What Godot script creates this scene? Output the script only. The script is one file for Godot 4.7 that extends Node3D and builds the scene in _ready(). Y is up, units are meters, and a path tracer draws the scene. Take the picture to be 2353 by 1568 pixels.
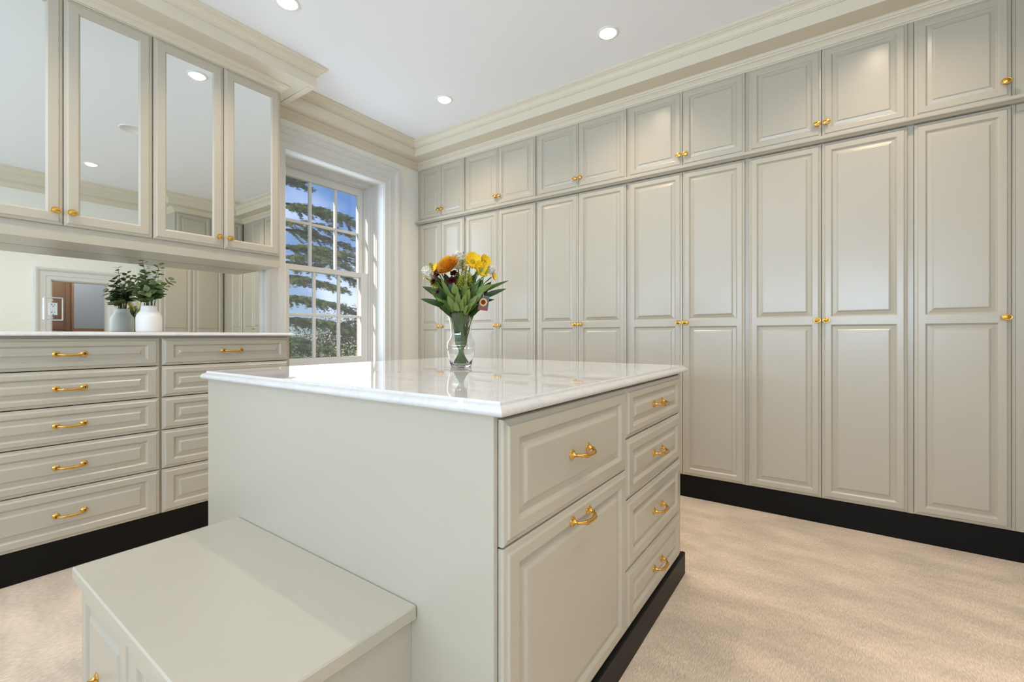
extends Node3D

# Walk-in dressing room. World axes: x along the window wall towards the wardrobes, z towards the back wall behind the camera, y up, metres.
const CAM_F := 1035.8
const CAM_YAW := 0.9547
const CAM_H := 1.10
const IMG_W := 2353.0
const IMG_H := 1568.0
const HORIZON := 771.8

const CEIL := 2.975      # ceiling
const SOFF := 2.835      # underside of the boxed cornice
const WALL_Z := -3.44    # window wall
const BACK_Z := 1.36     # wall behind the camera
const LEFT_X := -3.2
const FRONT_X := 3.2     # wardrobe face frames
const RIGHT_X := 3.82

var M := {}
var cache := {}
var used := {}
var rng := RandomNumberGenerator.new()


func _ready() -> void:
	rng.seed = 7
	# --- camera
	var cam := Camera3D.new()
	cam.name = "camera"
	cam.near = 0.05
	cam.far = 200.0
	cam.projection = Camera3D.PROJECTION_FRUSTUM
	cam.keep_aspect = Camera3D.KEEP_HEIGHT
	cam.size = cam.near * IMG_H / CAM_F
	cam.frustum_offset = Vector2(0, (HORIZON - IMG_H / 2.0) / CAM_F * cam.near)
	cam.position = Vector3(0, CAM_H, 0)
	cam.rotation.y = -CAM_YAW
	cam.current = true
	add_child(cam)
	# --- sky
	var sky_mat := ProceduralSkyMaterial.new()
	sky_mat.sky_energy_multiplier = 0.85
	sky_mat.sky_top_color = Color(0.20, 0.53, 0.91)
	sky_mat.sky_horizon_color = Color(0.78, 0.90, 1.0)
	sky_mat.sky_curve = 0.12
	sky_mat.ground_bottom_color = Color(0.30, 0.34, 0.26)
	sky_mat.ground_horizon_color = Color(0.55, 0.60, 0.58)
	sky_mat.sky_cover = cloud_cover()
	sky_mat.sky_cover_modulate = Color(1, 1, 1, 1)
	var sky := Sky.new()
	sky.sky_material = sky_mat
	var env := Environment.new()
	env.background_mode = Environment.BG_SKY
	env.sky = sky
	env.tonemap_mode = Environment.TONE_MAPPER_LINEAR
	env.tonemap_exposure = 1.2
	env.sdfgi_enabled = true
	env.ssao_enabled = true
	env.ssil_enabled = true
	var we := WorldEnvironment.new()
	we.name = "environment"
	we.environment = env
	add_child(we)
	# --- sun, low and from the left of the window, so that it grazes the right reveal
	var sun := DirectionalLight3D.new()
	sun.name = "sun"
	sun.light_color = Color(1.0, 0.96, 0.89)
	sun.light_energy = 2.3
	sun.light_angular_distance = 0.6
	sun.shadow_enabled = true
	sun.sky_mode = DirectionalLight3D.SKY_MODE_LIGHT_ONLY
	add_child(sun)
	sun.look_at_from_position(Vector3(-3.4, 1.9, -1.0), Vector3.ZERO)
	# --- lamps for three unseen left windows, two aimed up to brighten the ceiling
	for z in WIN2:
		var day := AreaLight3D.new()
		day.name = "unseen_window_light"
		day.area_size = Vector2(1.3, 0.75)
		day.light_color = Color(0.80, 0.90, 1.0)
		day.light_energy = 4.2 if z < 0.0 else 4.0
		day.area_range = 14.0
		day.shadow_enabled = true
		add_child(day, true)
		day.look_at_from_position(Vector3(LEFT_X + 0.36, 1.60, z), Vector3(LEFT_X + 1.36, 3.20 if z < 0.0 else 1.35, z))
	# --- daylight through the window in the picture
	var front_day := AreaLight3D.new()
	front_day.name = "daylight_front_window"
	front_day.area_size = Vector2(0.80, 1.55)
	front_day.light_color = Color(0.86, 0.93, 1.0)
	front_day.light_energy = 1.0
	front_day.area_range = 14.0
	front_day.shadow_enabled = true
	add_child(front_day)
	front_day.look_at_from_position(Vector3(2.2975, 1.67, WALL_Z - 0.10), Vector3(2.2975, 1.67, 0.0))
	materials()
	shell()
	wardrobes()
	dresser()
	island()
	bench()
	window_front()
	unseen_window_left(0)
	unseen_window_left(1)
	unseen_window_left(2)
	back_part()
	ceiling_things()
	flower_vase()
	eucalyptus()
	outside()


# ------------------------------------------------------------------ materials
func cloud_cover() -> ImageTexture:
	var n := FastNoiseLite.new()
	n.seed = 11
	n.noise_type = FastNoiseLite.TYPE_SIMPLEX_SMOOTH
	n.frequency = 1.0
	n.fractal_octaves = 5
	var w := 512
	var h := 256
	var im := Image.create(w, h, false, Image.FORMAT_RGBA8)
	for y in h:
		var up := PI * (0.5 - (y + 0.5) / h)
		for x in w:
			var a := TAU * (x + 0.5) / w
			var d := Vector3(cos(up) * sin(a), sin(up) * 2.2, cos(up) * cos(a)) * 3.0
			var v := n.get_noise_3dv(d)
			var al := clampf((v + 0.12) * 2.4, 0.0, 0.95) if up > 0.0 else 0.0
			im.set_pixel(x, y, Color(0.74, 0.74, 0.74, al))
	return ImageTexture.create_from_image(im)


func mat(col: Color, rough := 0.5, metal := 0.0) -> StandardMaterial3D:
	var m := StandardMaterial3D.new()
	m.albedo_color = col
	m.roughness = rough
	m.metallic = metal
	return m


func noise_tex(freq: float, sd: int, c0: Color, c1: Color, oct := 4, w := 512, h := 512, normal := false, lo := 0.0, hi := 1.0) -> NoiseTexture2D:
	var n := FastNoiseLite.new()
	n.seed = sd
	n.frequency = freq
	n.fractal_octaves = oct
	var t := NoiseTexture2D.new()
	t.width = w
	t.height = h
	t.seamless = true
	t.noise = n
	t.as_normal_map = normal
	var g := Gradient.new()
	g.set_offset(0, lo)
	g.set_offset(1, hi)
	g.set_color(0, c0)
	g.set_color(1, c1)
	if not normal:
		t.color_ramp = g
	return t


func materials() -> void:
	M.paint = mat(Color(0.75, 0.72, 0.655), 0.27)
	M.trim = mat(Color(0.88, 0.845, 0.765), 0.45)  # cabinet cream, lightened for the brighter light falling on the cornices
	M.paint.metallic_specular = 0.68
	M.white = mat(Color(0.87, 0.865, 0.85), 0.4)
	M.wall = mat(Color(0.97, 0.96, 0.925), 0.7)
	M.ceiling = mat(Color(0.96, 0.965, 0.98), 0.85)
	M.black = mat(Color(0.022, 0.022, 0.022), 0.45)
	M.black.metallic_specular = 0.35
	M.inside = mat(Color(0.35, 0.30, 0.26), 0.8)
	M.brass = mat(Color(0.87, 0.68, 0.35), 0.19, 1.0)
	M.mirror = mat(Color(0.925, 0.94, 0.925), 0.015, 1.0)
	M.pane = mat(Color(1, 1, 1, 0.04), 0.0)
	M.pane.transparency = BaseMaterial3D.TRANSPARENCY_ALPHA
	M.glass = mat(Color(1, 1, 1, 0.0), 0.0)
	M.glass.refraction_enabled = true
	M.glass.refraction_scale = 0.05
	M.acrylic = M.pane
	# marble: white with thin grey and faintly rosy veins
	M.marble = mat(Color(0.93, 0.93, 0.93), 0.025)
	M.marble.metallic_specular = 0.72
	M.marble.albedo_texture = marble_tex()
	M.marble.uv1_triplanar = true
	M.marble.uv1_world_triplanar = true
	M.marble.uv1_scale = Vector3(0.9, 0.9, 0.9)
	M.marble.uv1_triplanar_sharpness = 8.0
	# carpet: short loops in rows along x
	M.carpet = mat(Color(1, 1, 1), 0.95)
	var ct := carpet_tex()
	M.carpet.albedo_texture = ct[0]
	M.carpet.heightmap_enabled = true
	M.carpet.heightmap_texture = ct[1]
	M.carpet.heightmap_scale = 0.2
	M.carpet.rim_enabled = true
	M.carpet.rim = 0.5
	M.carpet.rim_tint = 0.6
	# leaves, flowers, outdoors
	M.ceramic = mat(Color(0.93, 0.92, 0.90), 0.42)
	M.euca = mat(Color(0.31, 0.38, 0.20), 0.5)
	M.euca2 = mat(Color(0.40, 0.47, 0.27), 0.5)
	M.twig = mat(Color(0.36, 0.36, 0.22), 0.7)
	M.leaf = mat(Color(0.25, 0.35, 0.10), 0.42)
	M.leaf_pale = mat(Color(0.41, 0.48, 0.20), 0.45)
	M.leaf_dark = mat(Color(0.17, 0.27, 0.09), 0.45)
	M.stem = mat(Color(0.30, 0.42, 0.14), 0.5)
	for k in ["euca", "euca2", "leaf", "leaf_pale", "leaf_dark"]:
		M[k].backlight_enabled = true
		M[k].backlight = (M[k].albedo_color as Color) * 0.45
	M.petal_orange = mat(Color(0.93, 0.65, 0.18), 0.6)
	M.petal_rust = mat(Color(0.74, 0.33, 0.08), 0.6)
	M.petal_yellow = mat(Color(0.97, 0.80, 0.04), 0.6)
	M.petal_white = mat(Color(0.96, 0.95, 0.91), 0.7)
	M.petal_red = mat(Color(0.30, 0.02, 0.05), 0.6)
	M.pollen = mat(Color(0.72, 0.62, 0.08), 0.8)
	M.goldenrod = mat(Color(0.66, 0.66, 0.17), 0.7)
	M.lens = mat(Color(1, 1, 1), 0.4)
	M.lens.emission_enabled = true
	M.lens.emission = Color(1.0, 0.95, 0.88)
	M.lens.emission_energy_multiplier = 1.5
	M.plastic = mat(Color(0.93, 0.93, 0.92), 0.35)
	M.steel = mat(Color(0.75, 0.75, 0.74), 0.25, 1.0)
	M.brown = mat(Color(0.42, 0.34, 0.28), 0.5)
	M.brown2 = mat(Color(0.52, 0.40, 0.32), 0.5)
	M.blue_grey = mat(Color(0.56, 0.62, 0.70), 0.25)
	M.bark = mat(Color(0.28, 0.22, 0.17), 0.9)
	M.ground = mat(Color(0.28, 0.36, 0.16), 0.95)
	M.needle = mat(Color(1, 1, 1), 0.7)
	M.needle.vertex_color_use_as_albedo = true
	M.outer = mat(Color(0.60, 0.585, 0.57), 0.9)


func marble_tex() -> ImageTexture:
	var n := FastNoiseLite.new()
	n.seed = 5
	n.frequency = 1.0
	n.fractal_octaves = 5
	var s := 512
	var im := Image.create(s, s, false, Image.FORMAT_RGB8)
	for y in s:
		for x in s:
			# periodic in both directions: sample a torus in 3D twice
			var a := TAU * x / s
			var b := TAU * y / s
			var p := Vector3((2.0 + cos(b)) * cos(a), (2.0 + cos(b)) * sin(a), sin(b))
			var warp := n.get_noise_3dv(p * 0.55 + Vector3(9, 0, 3))
			var v := absf(n.get_noise_3dv(p * 0.8 + Vector3(warp, warp * 2.0, 0) * 1.2))
			var vein := pow(clampf(1.0 - v * 7.0, 0.0, 1.0), 2.0)
			var cloud := n.get_noise_3dv(p * 0.45 + Vector3(40, 7, 0))
			var rosy := clampf(n.get_noise_3dv(p * 0.5 + Vector3(0, 30, 11)) * 1.4, 0.0, 1.0)
			var base := 0.925 + cloud * 0.03 - vein * 0.045
			im.set_pixel(x, y, Color(base + 0.008 + rosy * 0.008, base - rosy * 0.010, base - 0.004 - rosy * 0.025))
	return ImageTexture.create_from_image(im)


func carpet_tex() -> Array:
	var s := 1024
	var dash := FastNoiseLite.new()
	dash.seed = 3
	dash.frequency = 0.42
	dash.fractal_octaves = 2
	var long: Image = dash.get_seamless_image(110, s)   # stretched along x afterwards
	long.resize(s, s, Image.INTERPOLATE_CUBIC)
	var pile_shading := FastNoiseLite.new()
	pile_shading.seed = 21
	pile_shading.frequency = 0.006
	pile_shading.fractal_octaves = 4
	var big: Image = pile_shading.get_seamless_image(s, 400)
	big.resize(s, s, Image.INTERPOLATE_BILINEAR)
	long.convert(Image.FORMAT_L8)
	big.convert(Image.FORMAT_L8)
	var la := long.get_data()
	var ba := big.get_data()
	var out := PackedByteArray()
	out.resize(s * s * 3)
	var hgt := PackedByteArray()
	hgt.resize(s * s)
	for y in s:
		for x in s:
			var i := y * s + x
			var l := la[i] / 255.0
			var b := ba[i] / 255.0
			l = clampf((l - 0.5) * 1.5 + 0.5, 0.0, 1.0)
			var k := 0.87 + 0.20 * (l - 0.5) + 0.15 * (b - 0.5)  # broad patches paint the pile's shading; row tone follows row height
			out[i * 3] = int(clampf(k * 0.995, 0, 1) * 255)
			out[i * 3 + 1] = int(clampf(k * 0.90, 0, 1) * 255)
			out[i * 3 + 2] = int(clampf(k * 0.78 + 0.015, 0, 1) * 255)
			hgt[i] = int(l * 255)
	var im := Image.create_from_data(s, s, false, Image.FORMAT_RGB8, out)
	var ih := Image.create_from_data(s, s, false, Image.FORMAT_L8, hgt)
	return [ImageTexture.create_from_image(im), ImageTexture.create_from_image(ih)]


# ------------------------------------------------------------------ mesh helpers
func tool_new() -> SurfaceTool:
	var st := SurfaceTool.new()
	st.begin(Mesh.PRIMITIVE_TRIANGLES)
	st.set_smooth_group(-1)
	return st


func tri(st: SurfaceTool, a: Vector3, b: Vector3, c: Vector3, n: Vector3) -> void:
	if (b - a).cross(c - a).dot(n) > 0.0:   # front faces run clockwise
		st.add_vertex(a)
		st.add_vertex(c)
		st.add_vertex(b)
	else:
		st.add_vertex(a)
		st.add_vertex(b)
		st.add_vertex(c)


func quad(st: SurfaceTool, a: Vector3, b: Vector3, c: Vector3, d: Vector3, n: Vector3) -> void:
	tri(st, a, b, c, n)
	tri(st, a, c, d, n)


func box(st: SurfaceTool, lo: Vector3, hi: Vector3, ch := 0.0) -> void:
	st.set_smooth_group(-1)
	var c := (lo + hi) / 2.0
	var h := (hi - lo) / 2.0
	for ax in 3:
		for s in [-1.0, 1.0]:
			var n := Vector3.ZERO
			n[ax] = s
			var u := (ax + 1) % 3
			var v := (ax + 2) % 3
			var p := []
			for k in [[-1, -1], [1, -1], [1, 1], [-1, 1]]:
				var q := c
				q[ax] += s * h[ax]
				q[u] += k[0] * (h[u] - ch)
				q[v] += k[1] * (h[v] - ch)
				p.append(q)
			quad(st, p[0], p[1], p[2], p[3], n)
	if ch <= 0.0:
		return
	for ax in 3:   # edges along ax
		var u := (ax + 1) % 3
		var v := (ax + 2) % 3
		for su in [-1.0, 1.0]:
			for sv in [-1.0, 1.0]:
				var n := Vector3.ZERO
				n[u] = su
				n[v] = sv
				var p := []
				for k in [[0, -1], [0, 1], [1, 1], [1, -1]]:
					var q := c
					q[ax] += k[1] * (h[ax] - ch)
					q[u] += su * (h[u] - (ch if k[0] == 1 else 0.0))
					q[v] += sv * (h[v] - (ch if k[0] == 0 else 0.0))
					p.append(q)
				quad(st, p[0], p[1], p[2], p[3], n)
	for sx in [-1.0, 1.0]:
		for sy in [-1.0, 1.0]:
			for sz in [-1.0, 1.0]:
				var s := Vector3(sx, sy, sz)
				var p := []
				for ax in 3:
					var q := c + s * (h - Vector3.ONE * ch)
					q[ax] = c[ax] + s[ax] * h[ax]
					p.append(q)
				tri(st, p[0], p[1], p[2], s)


# nested rectangles round (x0,y0)-(x1,y1), prof = (inset, z); local z points out of the front
func loft(st: SurfaceTool, x0: float, y0: float, x1: float, y1: float, prof: Array, cap := true, smooth := false, floor_cap := false) -> void:
	var rings := []
	for p in prof:
		var i: float = p[0]
		var z: float = p[1]
		rings.append([Vector3(x0 + i, y0 + i, z), Vector3(x1 - i, y0 + i, z), Vector3(x1 - i, y1 - i, z), Vector3(x0 + i, y1 - i, z)])
	var outw := [Vector3(0, -1, 0), Vector3(1, 0, 0), Vector3(0, 1, 0), Vector3(-1, 0, 0)]
	for s in 4:
		st.set_smooth_group(s + 1 if smooth else -1)
		for k in rings.size() - 1:
			var di: float = prof[k + 1][0] - prof[k][0]
			var dz: float = prof[k + 1][1] - prof[k][1]
			var n: Vector3 = outw[s] * dz + Vector3(0, 0, 1) * di
			var e := (s + 1) % 4
			quad(st, rings[k][s], rings[k][e], rings[k + 1][e], rings[k + 1][s], n)
	st.set_smooth_group(-1)
	if cap:
		var r = rings[-1]
		quad(st, r[0], r[1], r[2], r[3], Vector3(0, 0, 1))
	if floor_cap:
		var r = rings[0]
		quad(st, r[0], r[1], r[2], r[3], Vector3(0, 0, -1))


# a moulding: prof = (out, y) swept along a level path; the room lies to the side of (-t.z, 0, t.x)
func sweep(st: SurfaceTool, path: Array, prof: Array, closed := false) -> void:
	var n := path.size()
	var off := []
	for i in n:
		var has_prev := closed or i > 0
		var has_next := closed or i < n - 1
		var n1 := Vector3.ZERO
		var n2 := Vector3.ZERO
		if has_prev:
			var t: Vector3 = (path[i] - path[(i + n - 1) % n]).normalized()
			n1 = Vector3(-t.z, 0, t.x)
		if has_next:
			var t: Vector3 = (path[(i + 1) % n] - path[i]).normalized()
			n2 = Vector3(-t.z, 0, t.x)
		if not has_prev:
			n1 = n2
		if not has_next:
			n2 = n1
		off.append((n1 + n2) / (1.0 + n1.dot(n2)))
	st.set_smooth_group(-1)
	for i in (n if closed else n - 1):
		var j := (i + 1) % n
		var t: Vector3 = (path[j] - path[i]).normalized()
		var nn := Vector3(-t.z, 0, t.x)
		for k in prof.size() - 1:
			var a: Vector3 = path[i] + off[i] * prof[k][0] + Vector3.UP * prof[k][1]
			var b: Vector3 = path[j] + off[j] * prof[k][0] + Vector3.UP * prof[k][1]
			var c: Vector3 = path[j] + off[j] * prof[k + 1][0] + Vector3.UP * prof[k + 1][1]
			var d: Vector3 = path[i] + off[i] * prof[k + 1][0] + Vector3.UP * prof[k + 1][1]
			var dout: float = prof[k + 1][0] - prof[k][0]
			var dy: float = prof[k + 1][1] - prof[k][1]
			quad(st, a, b, c, d, nn * dy - Vector3.UP * dout)


func lathe(st: SurfaceTool, prof: Array, segs := 20, tf := Transform3D.IDENTITY, flute := 0.0, lobes := 8) -> void:
	st.set_smooth_group(1)
	for k in prof.size() - 1:
		var r0: float = prof[k][0]
		var r1: float = prof[k + 1][0]
		var y0: float = prof[k][1]
		var y1: float = prof[k + 1][1]
		for i in segs:
			var a0 := TAU * i / segs
			var a1 := TAU * (i + 1) / segs
			var f0 := 1.0 + flute * cos(a0 * lobes)
			var f1 := 1.0 + flute * cos(a1 * lobes)
			var p0 := tf * Vector3(cos(a0) * r0 * f0, y0, sin(a0) * r0 * f0)
			var p1 := tf * Vector3(cos(a1) * r0 * f1, y0, sin(a1) * r0 * f1)
			var p2 := tf * Vector3(cos(a1) * r1 * f1, y1, sin(a1) * r1 * f1)
			var p3 := tf * Vector3(cos(a0) * r1 * f0, y1, sin(a0) * r1 * f0)
			var am := (a0 + a1) / 2.0
			var n := tf.basis * Vector3(cos(am) * (y1 - y0), r0 - r1, sin(am) * (y1 - y0))
			if r0 > 1e-6:
				tri(st, p0, p1, p2, n)
			if r1 > 1e-6:
				tri(st, p0, p2, p3, n)
	st.set_smooth_group(-1)


func tube(st: SurfaceTool, pts: Array, radii: Array, sides := 8, cap := true) -> void:
	var rings := []
	var up := Vector3.UP
	for i in pts.size():
		var t: Vector3
		if i == 0:
			t = pts[1] - pts[0]
		elif i == pts.size() - 1:
			t = pts[i] - pts[i - 1]
		else:
			t = pts[i + 1] - pts[i - 1]
		t = t.normalized()
		if absf(t.dot(up)) > 0.95:
			up = Vector3(1, 0, 0.1).normalized()
		var u := t.cross(up).normalized()
		var v := u.cross(t).normalized()
		up = v
		var r := []
		for k in sides:
			var a := TAU * k / sides
			r.append(pts[i] + (u * cos(a) + v * sin(a)) * radii[i])
		rings.append(r)
	st.set_smooth_group(1)
	for i in pts.size() - 1:
		var mid: Vector3 = (pts[i] + pts[i + 1]) / 2.0
		for k in sides:
			var e := (k + 1) % sides
			var n: Vector3 = (rings[i][k] + rings[i][e] + rings[i + 1][k] + rings[i + 1][e]) / 4.0 - mid
			quad(st, rings[i][k], rings[i][e], rings[i + 1][e], rings[i + 1][k], n)
	st.set_smooth_group(-1)
	if cap:
		for e in [0, pts.size() - 1]:
			var n: Vector3 = (pts[0] - pts[1]) if e == 0 else (pts[e] - pts[e - 1])
			for k in range(1, sides - 1):
				tri(st, rings[e][0], rings[e][k], rings[e][k + 1], n)


func ball(st: SurfaceTool, c: Vector3, r: Vector3, seg := 10, rows := 6) -> void:
	var prof := []
	for k in rows + 1:
		var a := PI * k / rows - PI / 2
		prof.append([cos(a), sin(a)])
	lathe(st, prof, seg, Transform3D(Basis.from_scale(r), c))


func done(st: SurfaceTool) -> ArrayMesh:
	st.generate_normals()
	return st.commit()


# ------------------------------------------------------------------ node helpers
func numbered(called: String) -> String:
	if not used.has(called):
		used[called] = 0
		return called
	used[called] += 1
	return "%s_%03d" % [called, used[called]]


func tag(o: Node, label: String, category := "", group := "", kind := "") -> void:
	o.set_meta("label", label)
	if category:
		o.set_meta("category", category)
	if group:
		o.set_meta("group", group)
	if kind:
		o.set_meta("kind", kind)


func thing(called: String, label: String, category: String, at := Vector3.ZERO, turn := 0.0, group := "") -> Node3D:
	var o := Node3D.new()
	o.name = numbered(called)
	add_child(o)
	o.position = at
	o.rotation.y = turn
	tag(o, label, category, group)
	return o


func part(called: String, mesh: Mesh, m: Material, parent: Node, at := Vector3.ZERO) -> MeshInstance3D:
	var o := MeshInstance3D.new()
	o.name = called
	o.mesh = mesh
	o.material_override = m
	o.position = at
	parent.add_child(o, true)
	return o


func struct(called: String, mesh: Mesh, m: Material, label: String, category := "") -> MeshInstance3D:
	var o := MeshInstance3D.new()
	o.name = numbered(called)
	o.mesh = mesh
	o.material_override = m
	add_child(o)
	tag(o, label, category if category else called.split("_")[0], "", "structure")
	return o


func box_mesh(lo: Vector3, hi: Vector3, ch := 0.0) -> ArrayMesh:
	var st := tool_new()
	box(st, lo, hi, ch)
	return done(st)


# ------------------------------------------------------------------ joinery
const OUTER := [[0.0, 0.0], [0.0, 0.0105], [0.0006, 0.0120], [0.0020, 0.0132], [0.0040, 0.0138], [0.0115, 0.0152], [0.0128, 0.0160], [0.0140, 0.0178], [0.0152, 0.0192], [0.0165, 0.0198], [0.0175, 0.0200]]
const STICK := [[0.0, 0.0200], [0.0010, 0.0198], [0.0028, 0.0186], [0.0050, 0.0160], [0.0072, 0.0130], [0.0086, 0.0110], [0.0095, 0.0103], [0.0105, 0.0100]]
const RAISE := [[0.0, 0.0100], [0.0020, 0.0104], [0.0155, 0.0126], [0.0175, 0.0132], [0.0198, 0.0150], [0.0220, 0.0170], [0.0235, 0.0180], [0.0250, 0.0185], [0.0265, 0.0186]]


# a frame-and-panel front: origin at its bottom centre, at the back; holes = [y0, y1] of each panel opening
func front(parent: Node3D, called: String, w: float, h: float, side: float, holes: Array, at: Vector3, m: Material, mirrored := false) -> MeshInstance3D:
	var key := "front %.3f %.3f %.3f %s" % [w, h, side, str(holes)]
	var x := w / 2.0 - side
	if not cache.has(key):
		var st := tool_new()
		loft(st, -w / 2, 0, w / 2, h, OUTER, false, true, true)
		var o := 0.0175
		var z := 0.02
		var fl := func(a: float, b: float, c: float, d: float):
			quad(st, Vector3(a, b, z), Vector3(c, b, z), Vector3(c, d, z), Vector3(a, d, z), Vector3(0, 0, 1))
		fl.call(-w / 2 + o, o, -x, h - o)
		fl.call(x, o, w / 2 - o, h - o)
		var low := o
		for hole in holes:
			fl.call(-x, low, x, hole[0])
			low = hole[1]
			loft(st, -x, hole[0], x, hole[1], STICK, false, true)
		fl.call(-x, low, x, h - o)
		cache[key] = done(st)
	var d := part(called, cache[key], m, parent, at)
	for hole in holes:
		var ph: float = hole[1] - hole[0] - 0.021
		var pw := 2 * x - 0.021
		var pk := "panel %.3f %.3f %s" % [pw, ph, mirrored]
		if not cache.has(pk):
			var st := tool_new()
			if mirrored:
				loft(st, -pw / 2, 0, pw / 2, ph, [[-0.002, 0.004], [-0.002, 0.0105]], true)
			else:
				loft(st, -pw / 2, 0, pw / 2, ph, RAISE, true, true)
			cache[pk] = done(st)
		part("mirror_glass" if mirrored else "raised_panel", cache[pk], M.mirror if mirrored else m, d, Vector3(0, hole[0] + 0.0105, 0))
	return d


func knob_mesh() -> ArrayMesh:
	if not cache.has("knob"):
		var st := tool_new()
		var tf := Transform3D(Basis(Vector3(1.22, 0, 0), Vector3(0, 0, 1), Vector3(0, -0.94, 0)), Vector3.ZERO)
		lathe(st, [[0.0, 0.0], [0.0095, 0.0], [0.0095, 0.002], [0.006, 0.004], [0.0048, 0.010], [0.0065, 0.014], [0.0145, 0.017], [0.0165, 0.0195], [0.0162, 0.022], [0.0148, 0.0232], [0.0135, 0.0222], [0.0115, 0.0222], [0.0095, 0.0240], [0.0062, 0.0240], [0.0045, 0.0252], [0.0, 0.0262]], 24, tf)
		cache.knob = done(st)
	return cache.knob


func pull_mesh() -> ArrayMesh:
	if not cache.has("pull"):
		var st := tool_new()
		var pts := []
		var rad := []
		var n := 28
		for s in [-1.0, 1.0]:
			var tf := Transform3D(Basis(Vector3(1, 0, 0), Vector3(0, 0, 1), Vector3(0, -1, 0)), Vector3(s * 0.048, 0, 0))
			lathe(st, [[0.0, 0.0], [0.0135, 0.0], [0.0140, 0.0015], [0.0130, 0.003], [0.0112, 0.0032], [0.0100, 0.0050], [0.0078, 0.0052], [0.0062, 0.0085], [0.0044, 0.011], [0.0040, 0.018]], 20, tf)
		for i in n + 1:
			var t := -1.0 + 2.0 * i / n
			var a := absf(t)
			var z := 0.012 + 0.0205 * pow(1.0 - pow(a, 3.2), 0.62)
			pts.append(Vector3(0.048 * t, -0.0045 * (1.0 - a * a), z))
			var r := 0.0036 + 0.0022 * (1.0 - a * a)
			if i == 6 or i == n - 6 or i == 8 or i == n - 8:
				r += 0.0014   # turned beads
			rad.append(r)
		tube(st, pts, rad, 12)
		cache.pull = done(st)
	return cache.pull


# an open-fronted carcass, local: front plane z = 0, x centred
func carcass_mesh(w: float, y0: float, y1: float, depth: float, t := 0.012) -> ArrayMesh:
	var st := tool_new()
	box(st, Vector3(-w / 2, y0, -depth), Vector3(-w / 2 + t, y1, 0))
	box(st, Vector3(w / 2 - t, y0, -depth), Vector3(w / 2, y1, 0))
	box(st, Vector3(-w / 2 + t, y0, -depth), Vector3(w / 2 - t, y0 + t, -0.001))
	box(st, Vector3(-w / 2 + t, y1 - t, -depth), Vector3(w / 2 - t, y1, -0.001))
	box(st, Vector3(-w / 2 + t, y0 + t, -depth), Vector3(w / 2 - t, y1 - t, -depth + t))
	return done(st)


# ------------------------------------------------------------------ room shell
func wall_with_holes(axis: String, a0: float, a1: float, t0: float, t1: float, y1: float, holes: Array) -> ArrayMesh:
	# holes sorted along the wall: [a0, a1, y0, y1]
	var st := tool_new()
	var put := func(p: float, q: float, lo: float, hi: float):
		if q - p < 1e-4 or hi - lo < 1e-4:
			return
		if axis == "x":
			box(st, Vector3(p, lo, t0), Vector3(q, hi, t1))
		else:
			box(st, Vector3(t0, lo, p), Vector3(t1, hi, q))
	var at := a0
	for h in holes:
		put.call(at, h[0], 0.0, y1)
		put.call(h[0], h[1], 0.0, h[2])
		put.call(h[0], h[1], h[3], y1)
		at = h[1]
	put.call(at, a1, 0.0, y1)
	return done(st)


const WIN := [1.825, 2.77, 0.80, 2.537]     # opening of the window in the picture
const WIN2 := [-2.65, -1.10, 0.50]         # middles of the three unseen windows on the left (along z)
const DOOR := [1.311, 1.879, 0.0, 1.824]    # doorway behind the camera


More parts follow.
